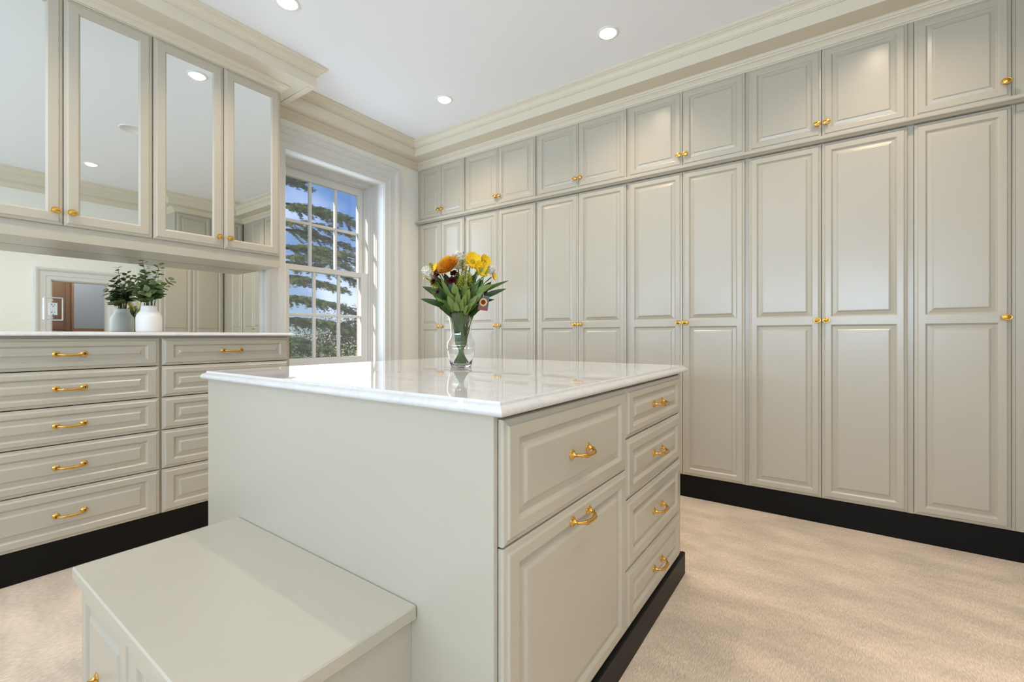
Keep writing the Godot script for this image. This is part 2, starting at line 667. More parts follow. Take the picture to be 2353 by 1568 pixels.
func shell() -> void:
	var st := tool_new()
	# floor with its own uv for the carpet rows
	var lo := Vector3(LEFT_X - 0.2, 0, WALL_Z - 0.3)
	var hi := Vector3(RIGHT_X + 0.2, 0, 3.4)
	var s := 1.2
	for k in [[0, 0], [1, 0], [1, 1], [0, 0], [1, 1], [0, 1]]:
		var p := Vector3(lerpf(lo.x, hi.x, k[0]), 0, lerpf(lo.z, hi.z, k[1]))
		st.set_uv(Vector2(p.x, p.z) / s)
		st.set_normal(Vector3.UP)
		st.add_vertex(p)
	box(st, Vector3(lo.x, -0.2, lo.z), Vector3(hi.x, -0.002, hi.z))
	st.generate_normals()
	st.generate_tangents()
	struct("floor", st.commit(), M.carpet, "beige ribbed carpet with soft painted pile shading over the whole floor", "carpet")
	struct("ceiling", box_mesh(Vector3(LEFT_X - 0.2, CEIL, WALL_Z - 0.3), Vector3(RIGHT_X + 0.2, CEIL + 0.2, 3.4)), M.ceiling, "smooth white painted ceiling with round recessed lights")
	struct("wall_window", wall_with_holes("x", LEFT_X - 0.2, RIGHT_X + 0.2, WALL_Z - 0.34, WALL_Z, CEIL, [WIN]), M.wall, "cream wall with the tall sash window, behind the dresser", "wall")
	struct("wall_right", box_mesh(Vector3(RIGHT_X, 0, WALL_Z), Vector3(RIGHT_X + 0.2, CEIL, 3.4)), M.wall, "cream wall behind the long row of wardrobes", "wall")
	struct("wall_left", wall_with_holes("z", WALL_Z, 3.4, LEFT_X - 0.2, LEFT_X, CEIL, [[WIN2[0] - 0.7, WIN2[0] + 0.7, 0.84, 2.54], [WIN2[1] - 0.7, WIN2[1] + 0.7, 0.84, 2.54], [WIN2[2] - 0.7, WIN2[2] + 0.7, 0.84, 2.54]]), M.wall, "cream side wall out of view, with three unseen windows that light the room", "wall")
	struct("wall_back", wall_with_holes("x", LEFT_X, RIGHT_X, BACK_Z, BACK_Z + 0.14, CEIL, [DOOR]), M.wall, "pale wall with a doorway, seen only in the mirrors", "wall")
	# boxed cornices
	struct("trim", box_mesh(Vector3(LEFT_X, SOFF, WALL_Z), Vector3(1.784, CEIL, -2.938)), M.trim, "cream boxed soffit over the mirrored cabinets, ending beside the window", "soffit")
	struct("trim", box_mesh(Vector3(1.784, SOFF, WALL_Z), Vector3(RIGHT_X, CEIL, -3.292)), M.trim, "narrow cream boxed cornice above the window", "soffit")
	struct("trim", box_mesh(Vector3(3.019, SOFF, -3.292), Vector3(RIGHT_X, CEIL, 0.82)), M.trim, "long cream boxed cornice over the row of wardrobes", "soffit")
	struct("trim", box_mesh(Vector3(2.2, SOFF, 0.82), Vector3(RIGHT_X, CEIL, BACK_Z)), M.trim, "cream boxed cornice over the wardrobe seen in the mirrors", "soffit")
	struct("trim", box_mesh(Vector3(LEFT_X, SOFF, 1.22), Vector3(2.2, CEIL, BACK_Z)), M.trim, "cream boxed cornice over the doorway seen in the mirrors", "soffit")
	struct("trim", box_mesh(Vector3(1.738, SOFF - 0.004, WALL_Z + 0.06), Vector3(1.768, SOFF + 0.001, -2.97)), M.trim, "thin flat bead under the end of the soffit beside the window", "trim")
	# crown under the ceiling, all round
	st = tool_new()
	var crown := [[0.0, 2.906], [0.007, 2.906], [0.007, 2.912], [0.012, 2.913], [0.013, 2.919], [0.017, 2.921], [0.019, 2.930], [0.025, 2.941], [0.034, 2.949], [0.043, 2.952], [0.044, 2.957], [0.050, 2.958], [0.056, 2.963], [0.056, 2.975]]
	var y0 := Vector3.ZERO
	sweep(st, [Vector3(LEFT_X, 0, -2.938), Vector3(1.784, 0, -2.938), Vector3(1.784, 0, -3.292), Vector3(3.019, 0, -3.292), Vector3(3.019, 0, 0.82), Vector3(2.2, 0, 0.82), Vector3(2.2, 0, 1.22), Vector3(LEFT_X, 0, 1.22)], crown, true)
	struct("trim", done(st), M.trim, "cream crown moulding running round the room under the ceiling", "moulding")
	# bed moulding where wall and wardrobes meet the boxed cornice
	st = tool_new()
	var bed := [[0.0, 2.772], [0.006, 2.773], [0.007, 2.780], [0.012, 2.782], [0.013, 2.789], [0.019, 2.797], [0.028, 2.806], [0.038, 2.811], [0.040, 2.817], [0.047, 2.820], [0.050, 2.826], [0.050, SOFF]]
	sweep(st, [Vector3(1.62, 0, WALL_Z), Vector3(FRONT_X, 0, WALL_Z), Vector3(FRONT_X, 0, 1.0), Vector3(2.33, 0, 1.0), Vector3(2.33, 0, BACK_Z), Vector3(LEFT_X, 0, BACK_Z)], bed)
	struct("trim", done(st), M.trim, "small cream crown on top of the wardrobes and above the window", "moulding")
	st = tool_new()
	var bed2 := []
	for b in bed:
		bed2.append([b[0], 2.784 + (b[1] - 2.772) * (SOFF - 2.784) / (SOFF - 2.772)])
	sweep(st, [Vector3(0.18, 0, -3.12), Vector3(1.62, 0, -3.12), Vector3(1.62, 0, WALL_Z)], bed2)
	struct("trim", done(st), M.trim, "small cream crown along the top of the mirrored cabinets", "moulding")
	# ledge between the tall and the overhead doors
	st = tool_new()
	sweep(st, [Vector3(FRONT_X, 0, WALL_Z), Vector3(FRONT_X, 0, 1.0)], [[0.0, 2.222], [0.022, 2.224], [0.034, 2.231], [0.046, 2.234], [0.048, 2.238], [0.048, 2.250], [0.044, 2.254], [0.0, 2.254]])
	struct("trim", done(st), M.paint, "thin projecting ledge between the tall and overhead wardrobe doors", "moulding")
	# black plinths
	struct("baseboard_right", box_mesh(Vector3(3.202, 0, WALL_Z), Vector3(3.26, 0.148, 1.0), 0.003), M.black, "black plinth below the row of wardrobes", "baseboard")
	struct("baseboard_window", box_mesh(Vector3(0.18, 0, -3.0), Vector3(1.59, 0.147, -2.941), 0.003), M.black, "black plinth below the dresser drawers", "baseboard")
	struct("baseboard_back", box_mesh(Vector3(LEFT_X, 0, BACK_Z - 0.016), Vector3(DOOR[0] - 0.15, 0.13, BACK_Z), 0.002), M.white, "white skirting on the wall behind the camera", "baseboard")


# ------------------------------------------------------------------ wardrobes
func wardrobes() -> void:
	# [unit from, to, door edges...] along z
	var bays := [
		[-3.44, -2.796, [-3.397, -3.104, -2.806]],
		[-2.796, -2.006, [-2.786, -2.407, -2.018]],
		[-2.006, -1.218, [-1.994, -1.619, -1.228]],
		[-1.218, -0.435, [-1.209, -0.829, -0.447]],
		[-0.435, 0.3465, [-0.423, -0.045, 0.333]],
		[0.3465, 0.73, [0.360, 0.714]],
	]
	var where := ["in the corner beside the window", "second from the window, behind the bouquet", "third from the window, right of the bouquet", "fourth from the window, behind the island's far end", "fifth from the window, fully clear of the island", ""]
	for i in bays.size():
		var b = bays[i]
		var w: float = b[1] - b[0]
		var mid: float = (b[0] + b[1]) / 2
		var single: bool = b[2].size() == 2
		var t := thing("wardrobe", ("tall cream single-door wardrobe with one brass knob, at the right end" if single else "tall cream two-door wardrobe, " + where[i]), "wardrobe", Vector3(FRONT_X, 0, mid), -PI / 2, "tall wardrobes along the right wall")
		part("carcass", carcass_mesh(w, 0.15, 2.226, 0.58), M.paint, t)
		var o := thing("overhead_cabinet", ("single-door cream overhead cabinet with oval brass knob, above the end wardrobe" if single else "small two-door cream overhead cabinet, " + ["in the corner beside the window", "second from the window", "third from the window", "fourth from the window", "fifth from the window"][i]), "cabinet", Vector3(FRONT_X, 0, mid), -PI / 2, "overhead cabinets above the wardrobes")
		part("carcass", carcass_mesh(w, 2.254, SOFF, 0.58), M.paint, o)
		var scribe := tool_new()
		box(scribe, Vector3(-w / 2 + 0.012, 2.768, -0.02), Vector3(w / 2 - 0.012, SOFF - 0.012, -0.0005))
		if i == 0:
			box(scribe, Vector3(-w / 2 + 0.012, 2.266, -0.02), Vector3(-w / 2 + 0.045, 2.768, -0.0005))
			var sc := tool_new()
			box(sc, Vector3(-w / 2 + 0.012, 0.162, -0.02), Vector3(-w / 2 + 0.045, 2.214, -0.0005))
			part("scribe_strip", done(sc), M.paint, t)
		part("frieze_board", done(scribe), M.paint, o)
		for k in b[2].size() - 1:
			var z0: float = b[2][k] + (0.0012 if k > 0 else 0.0)
			var z1: float = b[2][k + 1] - (0.0012 if k == 0 and not single else 0.0)
			var dw := z1 - z0
			var x := (z0 + z1) / 2 - mid
			var h := 2.217 - 0.156
			var d := front(t, "door", dw, h, 0.042, [[0.042, h / 2 - 0.022], [h / 2 + 0.022, h - 0.042]], Vector3(x, 0.156, 0.001), M.paint)
			var side := 1.0 if (k == 0) else -1.0
			part("knob", knob_mesh(), M.brass, d, Vector3(side * (dw / 2 - 0.0205), 1.190 - 0.156, 0.02))
			var h2 := 2.770 - 2.259
			var d2 := front(o, "door", dw, h2, 0.042, [[0.042, h2 - 0.042]], Vector3(x, 2.259, 0.001), M.paint)
			part("knob", knob_mesh(), M.brass, d2, Vector3(side * (dw / 2 - 0.0205), 0.074, 0.02))
	var e := thing("end_panel", "flat cream filler panel right of the last wardrobe door", "panel", Vector3(FRONT_X, 0, 0.865), -PI / 2)
	var st := tool_new()
	box(st, Vector3(-0.134, 0.15, -0.03), Vector3(0.134, 2.221, 0.0), 0.001)
	part("lower_panel", done(st), M.paint, e)
	st = tool_new()
	box(st, Vector3(-0.134, 2.255, -0.03), Vector3(0.134, SOFF, 0.0), 0.001)
	part("upper_panel", done(st), M.paint, e)
	st = tool_new()
	box(st, Vector3(-0.134, 2.186, 0.0), Vector3(0.134, 2.221, 0.006), 0.002)
	part("rail", done(st), M.paint, e)


# ------------------------------------------------------------------ dresser wall
func worktop_mesh(x0: float, z0: float, x1: float, z1: float, t: float) -> ArrayMesh:
	# local plane: x right, y = -world z; z up. Ogee edge.
	var st := tool_new()
	var p := []
	for q in [[0.016, 0.0], [0.006, 0.02], [0.0018, 0.12], [0.0, 0.27], [0.0008, 0.42], [0.0035, 0.56], [0.0075, 0.67], [0.0120, 0.735], [0.0150, 0.76], [0.0155, 0.90], [0.0165, 0.97], [0.0185, 1.0]]:
		p.append([q[0], q[1] * t])
	loft(st, x0, -z1, x1, -z0, p, true, true, true)
	return done(st)


func drawer(parent: Node3D, x0: float, x1: float, y0: float, y1: float, pull_y := -1.0, z := 0.001, on_rail := false) -> void:
	var w := x1 - x0
	var h := y1 - y0
	var rail := 0.034 if h < 0.19 else 0.042
	var d := front(parent, "drawer", w, h, 0.05, [[rail, h - rail]], Vector3((x0 + x1) / 2, y0, z), M.paint)
	part("handle", pull_mesh(), M.brass, d, Vector3(0, (h / 2 if pull_y < 0 else pull_y - y0), 0.02 if on_rail else 0.0185))


func dresser() -> void:
	var rows := [[0.941, 1.087], [0.772, 0.937], [0.596, 0.768], [0.387, 0.592], [0.150, 0.383]]
	var cols := [[0.18, 0.881, 0.183, 0.876], [0.881, 1.59, 0.887, 1.575]]
	for i in 2:
		var c = cols[i]
		var mid: float = (c[0] + c[1]) / 2
		var t := thing("chest_of_drawers", ["cream chest of five drawers at the left edge, left half of the dresser", "cream chest of five drawers beside the window, partly hidden by the island"][i], "dresser", Vector3(mid, 0, -2.94), 0.0, "drawer units under the marble dresser top")
		part("carcass", carcass_mesh(c[1] - c[0], 0.148, 1.097, 0.49), M.paint, t)
		for r in rows:
			drawer(t, c[2] - mid, c[3] - mid, r[0], r[1])
		part("top_rail", box_mesh(Vector3(c[0] - mid + 0.012, 1.083, -0.02), Vector3(c[1] - mid - 0.012, 1.097, -0.006)), M.paint, t)
	var top := part("dresser_worktop", worktop_mesh(0.16, -3.43, 1.607, -2.889, 0.021), M.marble, self, Vector3(0, 1.098, 0))
	top.rotation.x = -PI / 2
	tag(top, "white marble top with moulded edge on the dresser", "worktop")
	# mirrored wall cabinets
	var xs := [[0.18, 0.538, 0.899], [0.899, 1.261, 1.62]]
	for i in 2:
		var a: float = xs[i][0]
		var b: float = xs[i][2]
		var mid := (a + b) / 2
		var t := thing("mirror_cabinet", ["cream wall cabinet with two mirrored doors, left one at the picture's edge", "cream wall cabinet with two mirrored doors, the one next to the window"][i], "cabinet", Vector3(mid, 0, -3.12), 0.0, "mirror-fronted wall cabinets over the dresser")
		part("carcass", carcass_mesh(b - a, 1.646, SOFF - 0.03, 0.31), M.paint, t)
		var st := tool_new()
		box(st, Vector3(-(b - a) / 2, 1.572, -0.31), Vector3((b - a) / 2, 1.646, 0.0))
		part("light_rail", done(st), M.paint, t)
		part("frieze_board", box_mesh(Vector3(-(b - a) / 2 + 0.012, 2.77, -0.02), Vector3((b - a) / 2 - 0.012, SOFF, -0.0005)), M.paint, t)
		if i == 1:
			part("side_panel", box_mesh(Vector3((b - a) / 2 + 0.0002, 1.5725, -0.31), Vector3((b - a) / 2 + 0.004, SOFF, -0.0003), 0.001), M.paint, t)
		for k in 2:
			var x0: float = xs[i][k] + (0.0015 if k == 1 else 0.003 * i)
			var x1: float = xs[i][k + 1] - (0.0015 if k == 0 else (0.003 if i == 0 else 0.007))
			var w := x1 - x0
			var h := 2.780 - 1.647
			var d := front(t, "door", w, h, 0.052, [[0.055, h - 0.052]], Vector3((x0 + x1) / 2 - mid, 1.647, 0.001), M.paint, true)
			part("knob", knob_mesh(), M.brass, d, Vector3((1.0 if k == 0 else -1.0) * (w / 2 - 0.028), 0.066, 0.02))
	# bevelled mirror between worktop and cabinets
	var st2 := tool_new()
	loft(st2, 0.18, 1.120, 1.628, 1.618, [[0.0, 0.0], [0.0, 0.0055], [0.026, 0.0058]], true)
	var mir := part("backsplash_mirror", done(st2), M.mirror, self, Vector3(0, 0, WALL_Z + 0.0005))
	tag(mir, "long mirror with faceted rim between dresser top and wall cabinets", "mirror")
	# socket on its clear plate
	var o := thing("power_outlet", "white double power socket on a clear faceted plate, set in the long mirror", "outlet", Vector3(0.554, 1.245, WALL_Z + 0.0068))
	var st := tool_new()
	loft(st, -0.040, -0.0625, 0.040, 0.0625, [[0.0, 0.0], [0.0, 0.002], [0.006, 0.005]], true, false, true)
	part("cover_plate", done(st), M.mirror, o)
	st = tool_new()
	for e in [[-0.0405, -0.063, -0.0365, 0.063], [0.0365, -0.063, 0.0405, 0.063], [-0.0405, 0.0585, 0.0405, 0.063], [-0.0405, -0.063, 0.0405, -0.0585]]:
		box(st, Vector3(e[0], e[1], 0.0), Vector3(e[2], e[3], 0.0045), 0.001)
	part("plate_edge", done(st), M.plastic, o)
	st = tool_new()
	box(st, Vector3(-0.0168, -0.0335, 0.004), Vector3(0.0168, 0.0335, 0.0095), 0.0012)
	part("socket_body", done(st), M.plastic, o)
	st = tool_new()
	box(st, Vector3(-0.0055, -0.0058, 0.0095), Vector3(0.0055, -0.0008, 0.0105), 0.0004)
	box(st, Vector3(-0.0055, 0.0008, 0.0095), Vector3(0.0055, 0.0058, 0.0105), 0.0004)
	part("test_button", done(st), M.plastic, o)
	for s in [-0.021, 0.021]:
		st = tool_new()
		box(st, Vector3(-0.0095, s + 0.001, 0.0094), Vector3(-0.0030, s + 0.0030, 0.0098))
		box(st, Vector3(-0.0050, s - 0.0025, 0.0094), Vector3(-0.0030, s + 0.0065, 0.0098))
		box(st, Vector3(0.0050, s - 0.0020, 0.0094), Vector3(0.0068, s + 0.0055, 0.0098))
		box(st, Vector3(-0.0020, s - 0.0105, 0.0094), Vector3(0.0024, s - 0.0065, 0.0098))
		part("socket_slots", done(st), M.black, o)
	for s in [-0.048, 0.048]:
		st = tool_new()
		lathe(st, [[0.0045, 0.0], [0.0040, 0.0022], [0.0015, 0.003], [0.0, 0.0024]], 14, Transform3D(Basis(Vector3(1, 0, 0), Vector3(0, 0, 1), Vector3(0, -1, 0)), Vector3(0, s, 0.005)))
		part("screw", done(st), M.steel, o)


# ------------------------------------------------------------------ island and bench
func island() -> void:
	var x0 := 0.748
	var x1 := 2.142
	var zf := -0.577
	var zb := -1.978
	var mid := (x0 + x1) / 2
	var t := thing("island_cabinet", "large cream island of drawers with a plain end panel, in the middle of the carpet", "island", Vector3(mid, 0, zf))
	var L := x0 - mid
	var R := x1 - mid
	var depth := zf - zb
	var split := 1.4545 - mid
	part("end_panel", box_mesh(Vector3(L, 0.02, -depth), Vector3(L + 0.015, 0.932, 0), 0.001), M.paint, t)
	part("far_panel", box_mesh(Vector3(R - 0.018, 0.02, -depth), Vector3(R, 0.932, 0), 0.001), M.paint, t)
	part("back_panel", box_mesh(Vector3(L + 0.015, 0.02, -depth), Vector3(R - 0.018, 0.932, -depth + 0.018), 0.001), M.paint, t)
	part("divider", box_mesh(Vector3(split - 0.009, 0.1, -0.6), Vector3(split + 0.009, 0.925, -0.004)), M.paint, t)
	part("top_rail", box_mesh(Vector3(L + 0.015, 0.918, -0.5), Vector3(R - 0.018, 0.931, -0.004)), M.paint, t)
	var st := tool_new()
	box(st, Vector3(L + 0.016, 0.0, 0.008), Vector3(R + 0.021, 0.102, 0.027), 0.004)
	box(st, Vector3(R + 0.001, 0.0, -depth), Vector3(R + 0.021, 0.102, 0.010), 0.004)
	box(st, Vector3(L + 0.016, 0.0, -0.08), Vector3(R, 0.1, 0.008))
	part("plinth", done(st), M.black, t)
	# left column
	drawer(t, 0.763 - mid, 1.4525 - mid, 0.652, 0.922)
	drawer(t, 0.763 - mid, 1.4525 - mid, 0.104, 0.648, 0.611, 0.001, true)
	# right column
	for r in [[0.753, 0.922], [0.546, 0.749], [0.306, 0.542], [0.104, 0.302]]:
		drawer(t, 1.4565 - mid, 2.108 - mid, r[0], r[1])
	part("edge_strip", box_mesh(Vector3(2.1095 - mid, 0.104, -0.01), Vector3(R - 0.0005, 0.93, 0.010), 0.001), M.paint, t)
	var top := part("island_worktop", worktop_mesh(0.728, -1.998, 2.172, -0.541, 0.031), M.marble, self, Vector3(0, 0.9325, 0))
	top.rotation.x = -PI / 2
	tag(top, "polished white marble top with moulded edge on the island", "worktop")


func bench() -> void:
	var zc := -1.264
	var t := thing("bench_cabinet", "low white bench with two drawers, built against the island's plain end", "bench", Vector3(0.335, 0, zc), -PI / 2)
	# local: x = world z - zc, z out = world -x
	part("seat", box_mesh(Vector3(-0.457, 0.423, -0.4125), Vector3(0.457, 0.457, 0.020), 0.0035), M.paint, t)
	part("carcass", carcass_mesh(0.874, 0.09, 0.4225, 0.398, 0.016), M.paint, t, Vector3(0, 0, -0.0145))
	part("plinth", box_mesh(Vector3(-0.42, 0.0, -0.40), Vector3(0.42, 0.09, -0.03)), M.black, t)
	for k in 2:
		var x0: float = -0.436 if k == 0 else -0.0255
		var x1: float = -0.0285 if k == 0 else 0.436
		drawer(t, x0, x1, 0.093, 0.4195, 0.217, -0.0135)


# ------------------------------------------------------------------ windows
func sash(parent: Node3D, called: String, x0: float, x1: float, y0: float, y1: float, stile: float, top: float, bottom: float, z: float, cols: int, rows: int) -> MeshInstance3D:
	var bar := 0.024
	var d := 0.020
	var st := tool_new()
	box(st, Vector3(x0, y0, z - d), Vector3(x0 + stile, y1, z + d), 0.002)
	box(st, Vector3(x1 - stile, y0, z - d), Vector3(x1, y1, z + d), 0.002)
	box(st, Vector3(x0 + stile, y1 - top, z - d), Vector3(x1 - stile, y1, z + d), 0.002)
	box(st, Vector3(x0 + stile, y0, z - d), Vector3(x1 - stile, y0 + bottom, z + d), 0.002)
	var s := part(called, done(st), M.white, parent)
	var gx0 := x0 + stile
	var gx1 := x1 - stile
	var gy0 := y0 + bottom
	var gy1 := y1 - top
	var pw := (gx1 - gx0 - bar * (cols - 1)) / cols
	var ph := (gy1 - gy0 - bar * (rows - 1)) / rows
	var muntin := func(a: Vector3, b: Vector3):
		part("muntin", box_mesh(a, b, 0.004), M.white, s)
	for c in range(1, cols):
		var x := gx0 + c * pw + (c - 1) * bar
		muntin.call(Vector3(x, gy0, z - 0.014), Vector3(x + bar, gy1, z + 0.014))
	for r in range(1, rows):
		var y := gy0 + r * ph + (r - 1) * bar
		muntin.call(Vector3(gx0, y, z - 0.013), Vector3(gx1, y + bar, z + 0.013))
	for c in cols:
		for r in rows:
			var x := gx0 + c * (pw + bar)
			var y := gy0 + r * (ph + bar)
			part("pane", box_mesh(Vector3(x - 0.003, y - 0.003, z - 0.0015), Vector3(x + pw + 0.003, y + ph + 0.003, z + 0.0015)), M.pane, s)
	return s


const CASING := [[0.0, -0.002], [0.0, 0.012], [0.003, 0.015], [0.052, 0.017], [0.056, 0.023], [0.063, 0.024], [0.067, 0.018], [0.112, 0.020], [0.118, 0.027], [0.124, 0.030], [0.134, 0.038], [0.150, 0.041], [0.160, 0.041], [0.165, 0.036], [0.165, -0.002]]


func casing_mesh(x0: float, x1: float, y0: float, y1: float, k := 1.0) -> ArrayMesh:
	var st := tool_new()
	for i in CASING.size() - 1:
		var o: float = CASING[i][0] * k
		var p: float = CASING[i + 1][0] * k
		var za: float = CASING[i][1]
		var zb: float = CASING[i + 1][1]
		var n := Vector3(0, 0, p - o)
		quad(st, Vector3(x0 - o, y0, za), Vector3(x0 - o, y1 + o, za), Vector3(x0 - p, y1 + p, zb), Vector3(x0 - p, y0, zb), n + Vector3(1, 0, 0) * (zb - za))
		quad(st, Vector3(x1 + o, y0, za), Vector3(x1 + o, y1 + o, za), Vector3(x1 + p, y1 + p, zb), Vector3(x1 + p, y0, zb), n - Vector3(1, 0, 0) * (zb - za))
		quad(st, Vector3(x0 - o, y1 + o, za), Vector3(x1 + o, y1 + o, za), Vector3(x1 + p, y1 + p, zb), Vector3(x0 - p, y1 + p, zb), n - Vector3(0, 1, 0) * (zb - za))
	return done(st)


# jamb lining of a window: boxes on both sides and on top, local x across, z = 0 at the room face, going to -z
func lining_mesh(x0: float, x1: float, y0: float, y1: float) -> ArrayMesh:
	var st := tool_new()
	for q in [[0.0, -0.090, 0.004], [-0.090, -0.105, 0.010], [-0.105, -0.150, 0.016], [-0.150, -0.165, 0.030], [-0.165, -0.215, 0.052], [-0.215, -0.222, 0.066], [-0.222, -0.272, 0.052], [-0.272, -0.36, 0.034]]:
		var a: float = q[2]
		box(st, Vector3(x0 - 0.02, y0, q[1]), Vector3(x0 + a, y1 - a * 0.6, q[0]), 0.0)
		box(st, Vector3(x1 - a, y0, q[1]), Vector3(x1 + 0.02, y1 - a * 0.6, q[0]), 0.0)
		box(st, Vector3(x0 - 0.02, y1 - a * 0.6, q[1]), Vector3(x1 + 0.02, y1 + 0.02, q[0]), 0.0)
	return done(st)


func window_front() -> void:
	var w := Node3D.new()
	w.name = "window_1"
	add_child(w)
	tag(w, "tall white twelve-pane sash window looking out on a cedar", "window", "", "structure")
	part("casing", casing_mesh(WIN[0], WIN[1], 0.80, WIN[3]), M.white, w, Vector3(0, 0, WALL_Z))
	part("jamb_lining", lining_mesh(WIN[0], WIN[1], 0.80, WIN[3]), M.white, w, Vector3(0, 0, WALL_Z))
	var zl := -3.630
	var zu := -3.686
	var a: float = WIN[0] + 0.053
	var b: float = WIN[1] - 0.053
	sash(w, "lower_sash", a, b, 0.825, 1.690, 0.075, 0.045, 0.085, zl, 3, 2)
	sash(w, "upper_sash", a, b, 1.650, 2.500, 0.065, 0.070, 0.048, zu, 3, 2)
	var st := tool_new()
	box(st, Vector3(WIN[0] - 0.19, 0.785, WALL_Z - 0.36), Vector3(WIN[1] + 0.19, 0.818, WALL_Z + 0.055), 0.006)
	part("sill_board", done(st), M.white, w)
	part("apron", box_mesh(Vector3(WIN[0] - 0.165, 0.68, WALL_Z), Vector3(WIN[1] + 0.165, 0.785, WALL_Z + 0.018), 0.004), M.white, w)
	# sash pulley on the right jamb
	st = tool_new()
	box(st, Vector3(b - 0.002, 2.30, WALL_Z - 0.262), Vector3(b + 0.003, 2.42, WALL_Z - 0.238), 0.001)
	part("sash_pulley", done(st), M.black, w)
	st = tool_new()
	tube(st, [Vector3(b - 0.004, 1.70, WALL_Z - 0.25), Vector3(b - 0.004, 2.32, WALL_Z - 0.25)], [0.004, 0.004], 8)
	part("sash_chain", done(st), M.steel, w)
	# catch on the meeting rail
	st = tool_new()
	box(st, Vector3(2.27, 1.690, zl - 0.015), Vector3(2.33, 1.698, zl + 0.015), 0.002)
	ball(st, Vector3(2.30, 1.703, zl), Vector3(0.012, 0.008, 0.012))
	part("sash_catch", done(st), M.white, w)
	# outer frame, seen through the right-hand panes
	st = tool_new()
	box(st, Vector3(WIN[1] - 0.05, 0.8, WALL_Z - 0.345), Vector3(WIN[1] + 0.02, 2.56, WALL_Z - 0.30))
	box(st, Vector3(WIN[0] - 0.02, 0.8, WALL_Z - 0.345), Vector3(WIN[0] + 0.05, 2.56, WALL_Z - 0.30))
	part("outer_frame", done(st), M.outer, w)


func unseen_window_left(i: int) -> void:  # out of view, placed to light the room from the left
	var w := Node3D.new()
	w.name = "window_%d" % (i + 2)
	add_child(w)
	w.position = Vector3(LEFT_X, 0, 0)
	w.rotation.y = PI / 2      # local x = -world z, local z = world x
	tag(w, ["unseen white sash window in the left wall nearer the dresser, lighting the ceiling", "unseen middle white sash window of the left wall, lighting the ceiling", "unseen white sash window in the left wall behind the camera, lighting the drawer fronts"][i], "window", "", "structure")
	part("casing", casing_mesh(-WIN2[i] - 0.7, -WIN2[i] + 0.7, 0.84, 2.54), M.white, w)
	var a: float = -WIN2[i] - 0.7
	var b: float = -WIN2[i] + 0.7
	var st := tool_new()
	for q in [[a - 0.02, a + 0.02], [b - 0.02, b + 0.02]]:
		box(st, Vector3(q[0], 0.84, -0.2), Vector3(q[1], 2.54, 0.0))
	box(st, Vector3(a, 2.52, -0.2), Vector3(b, 2.56, 0.0))
	box(st, Vector3(a - 0.17, 0.81, -0.2), Vector3(b + 0.17, 0.845, 0.05), 0.005)
	part("jamb_lining", done(st), M.white, w)
	sash(w, "lower_sash", a + 0.02, b - 0.02, 0.845, 1.71, 0.06, 0.045, 0.075, -0.08, 3, 2)
	sash(w, "upper_sash", a + 0.02, b - 0.02, 1.67, 2.52, 0.06, 0.06, 0.045, -0.125, 3, 2)


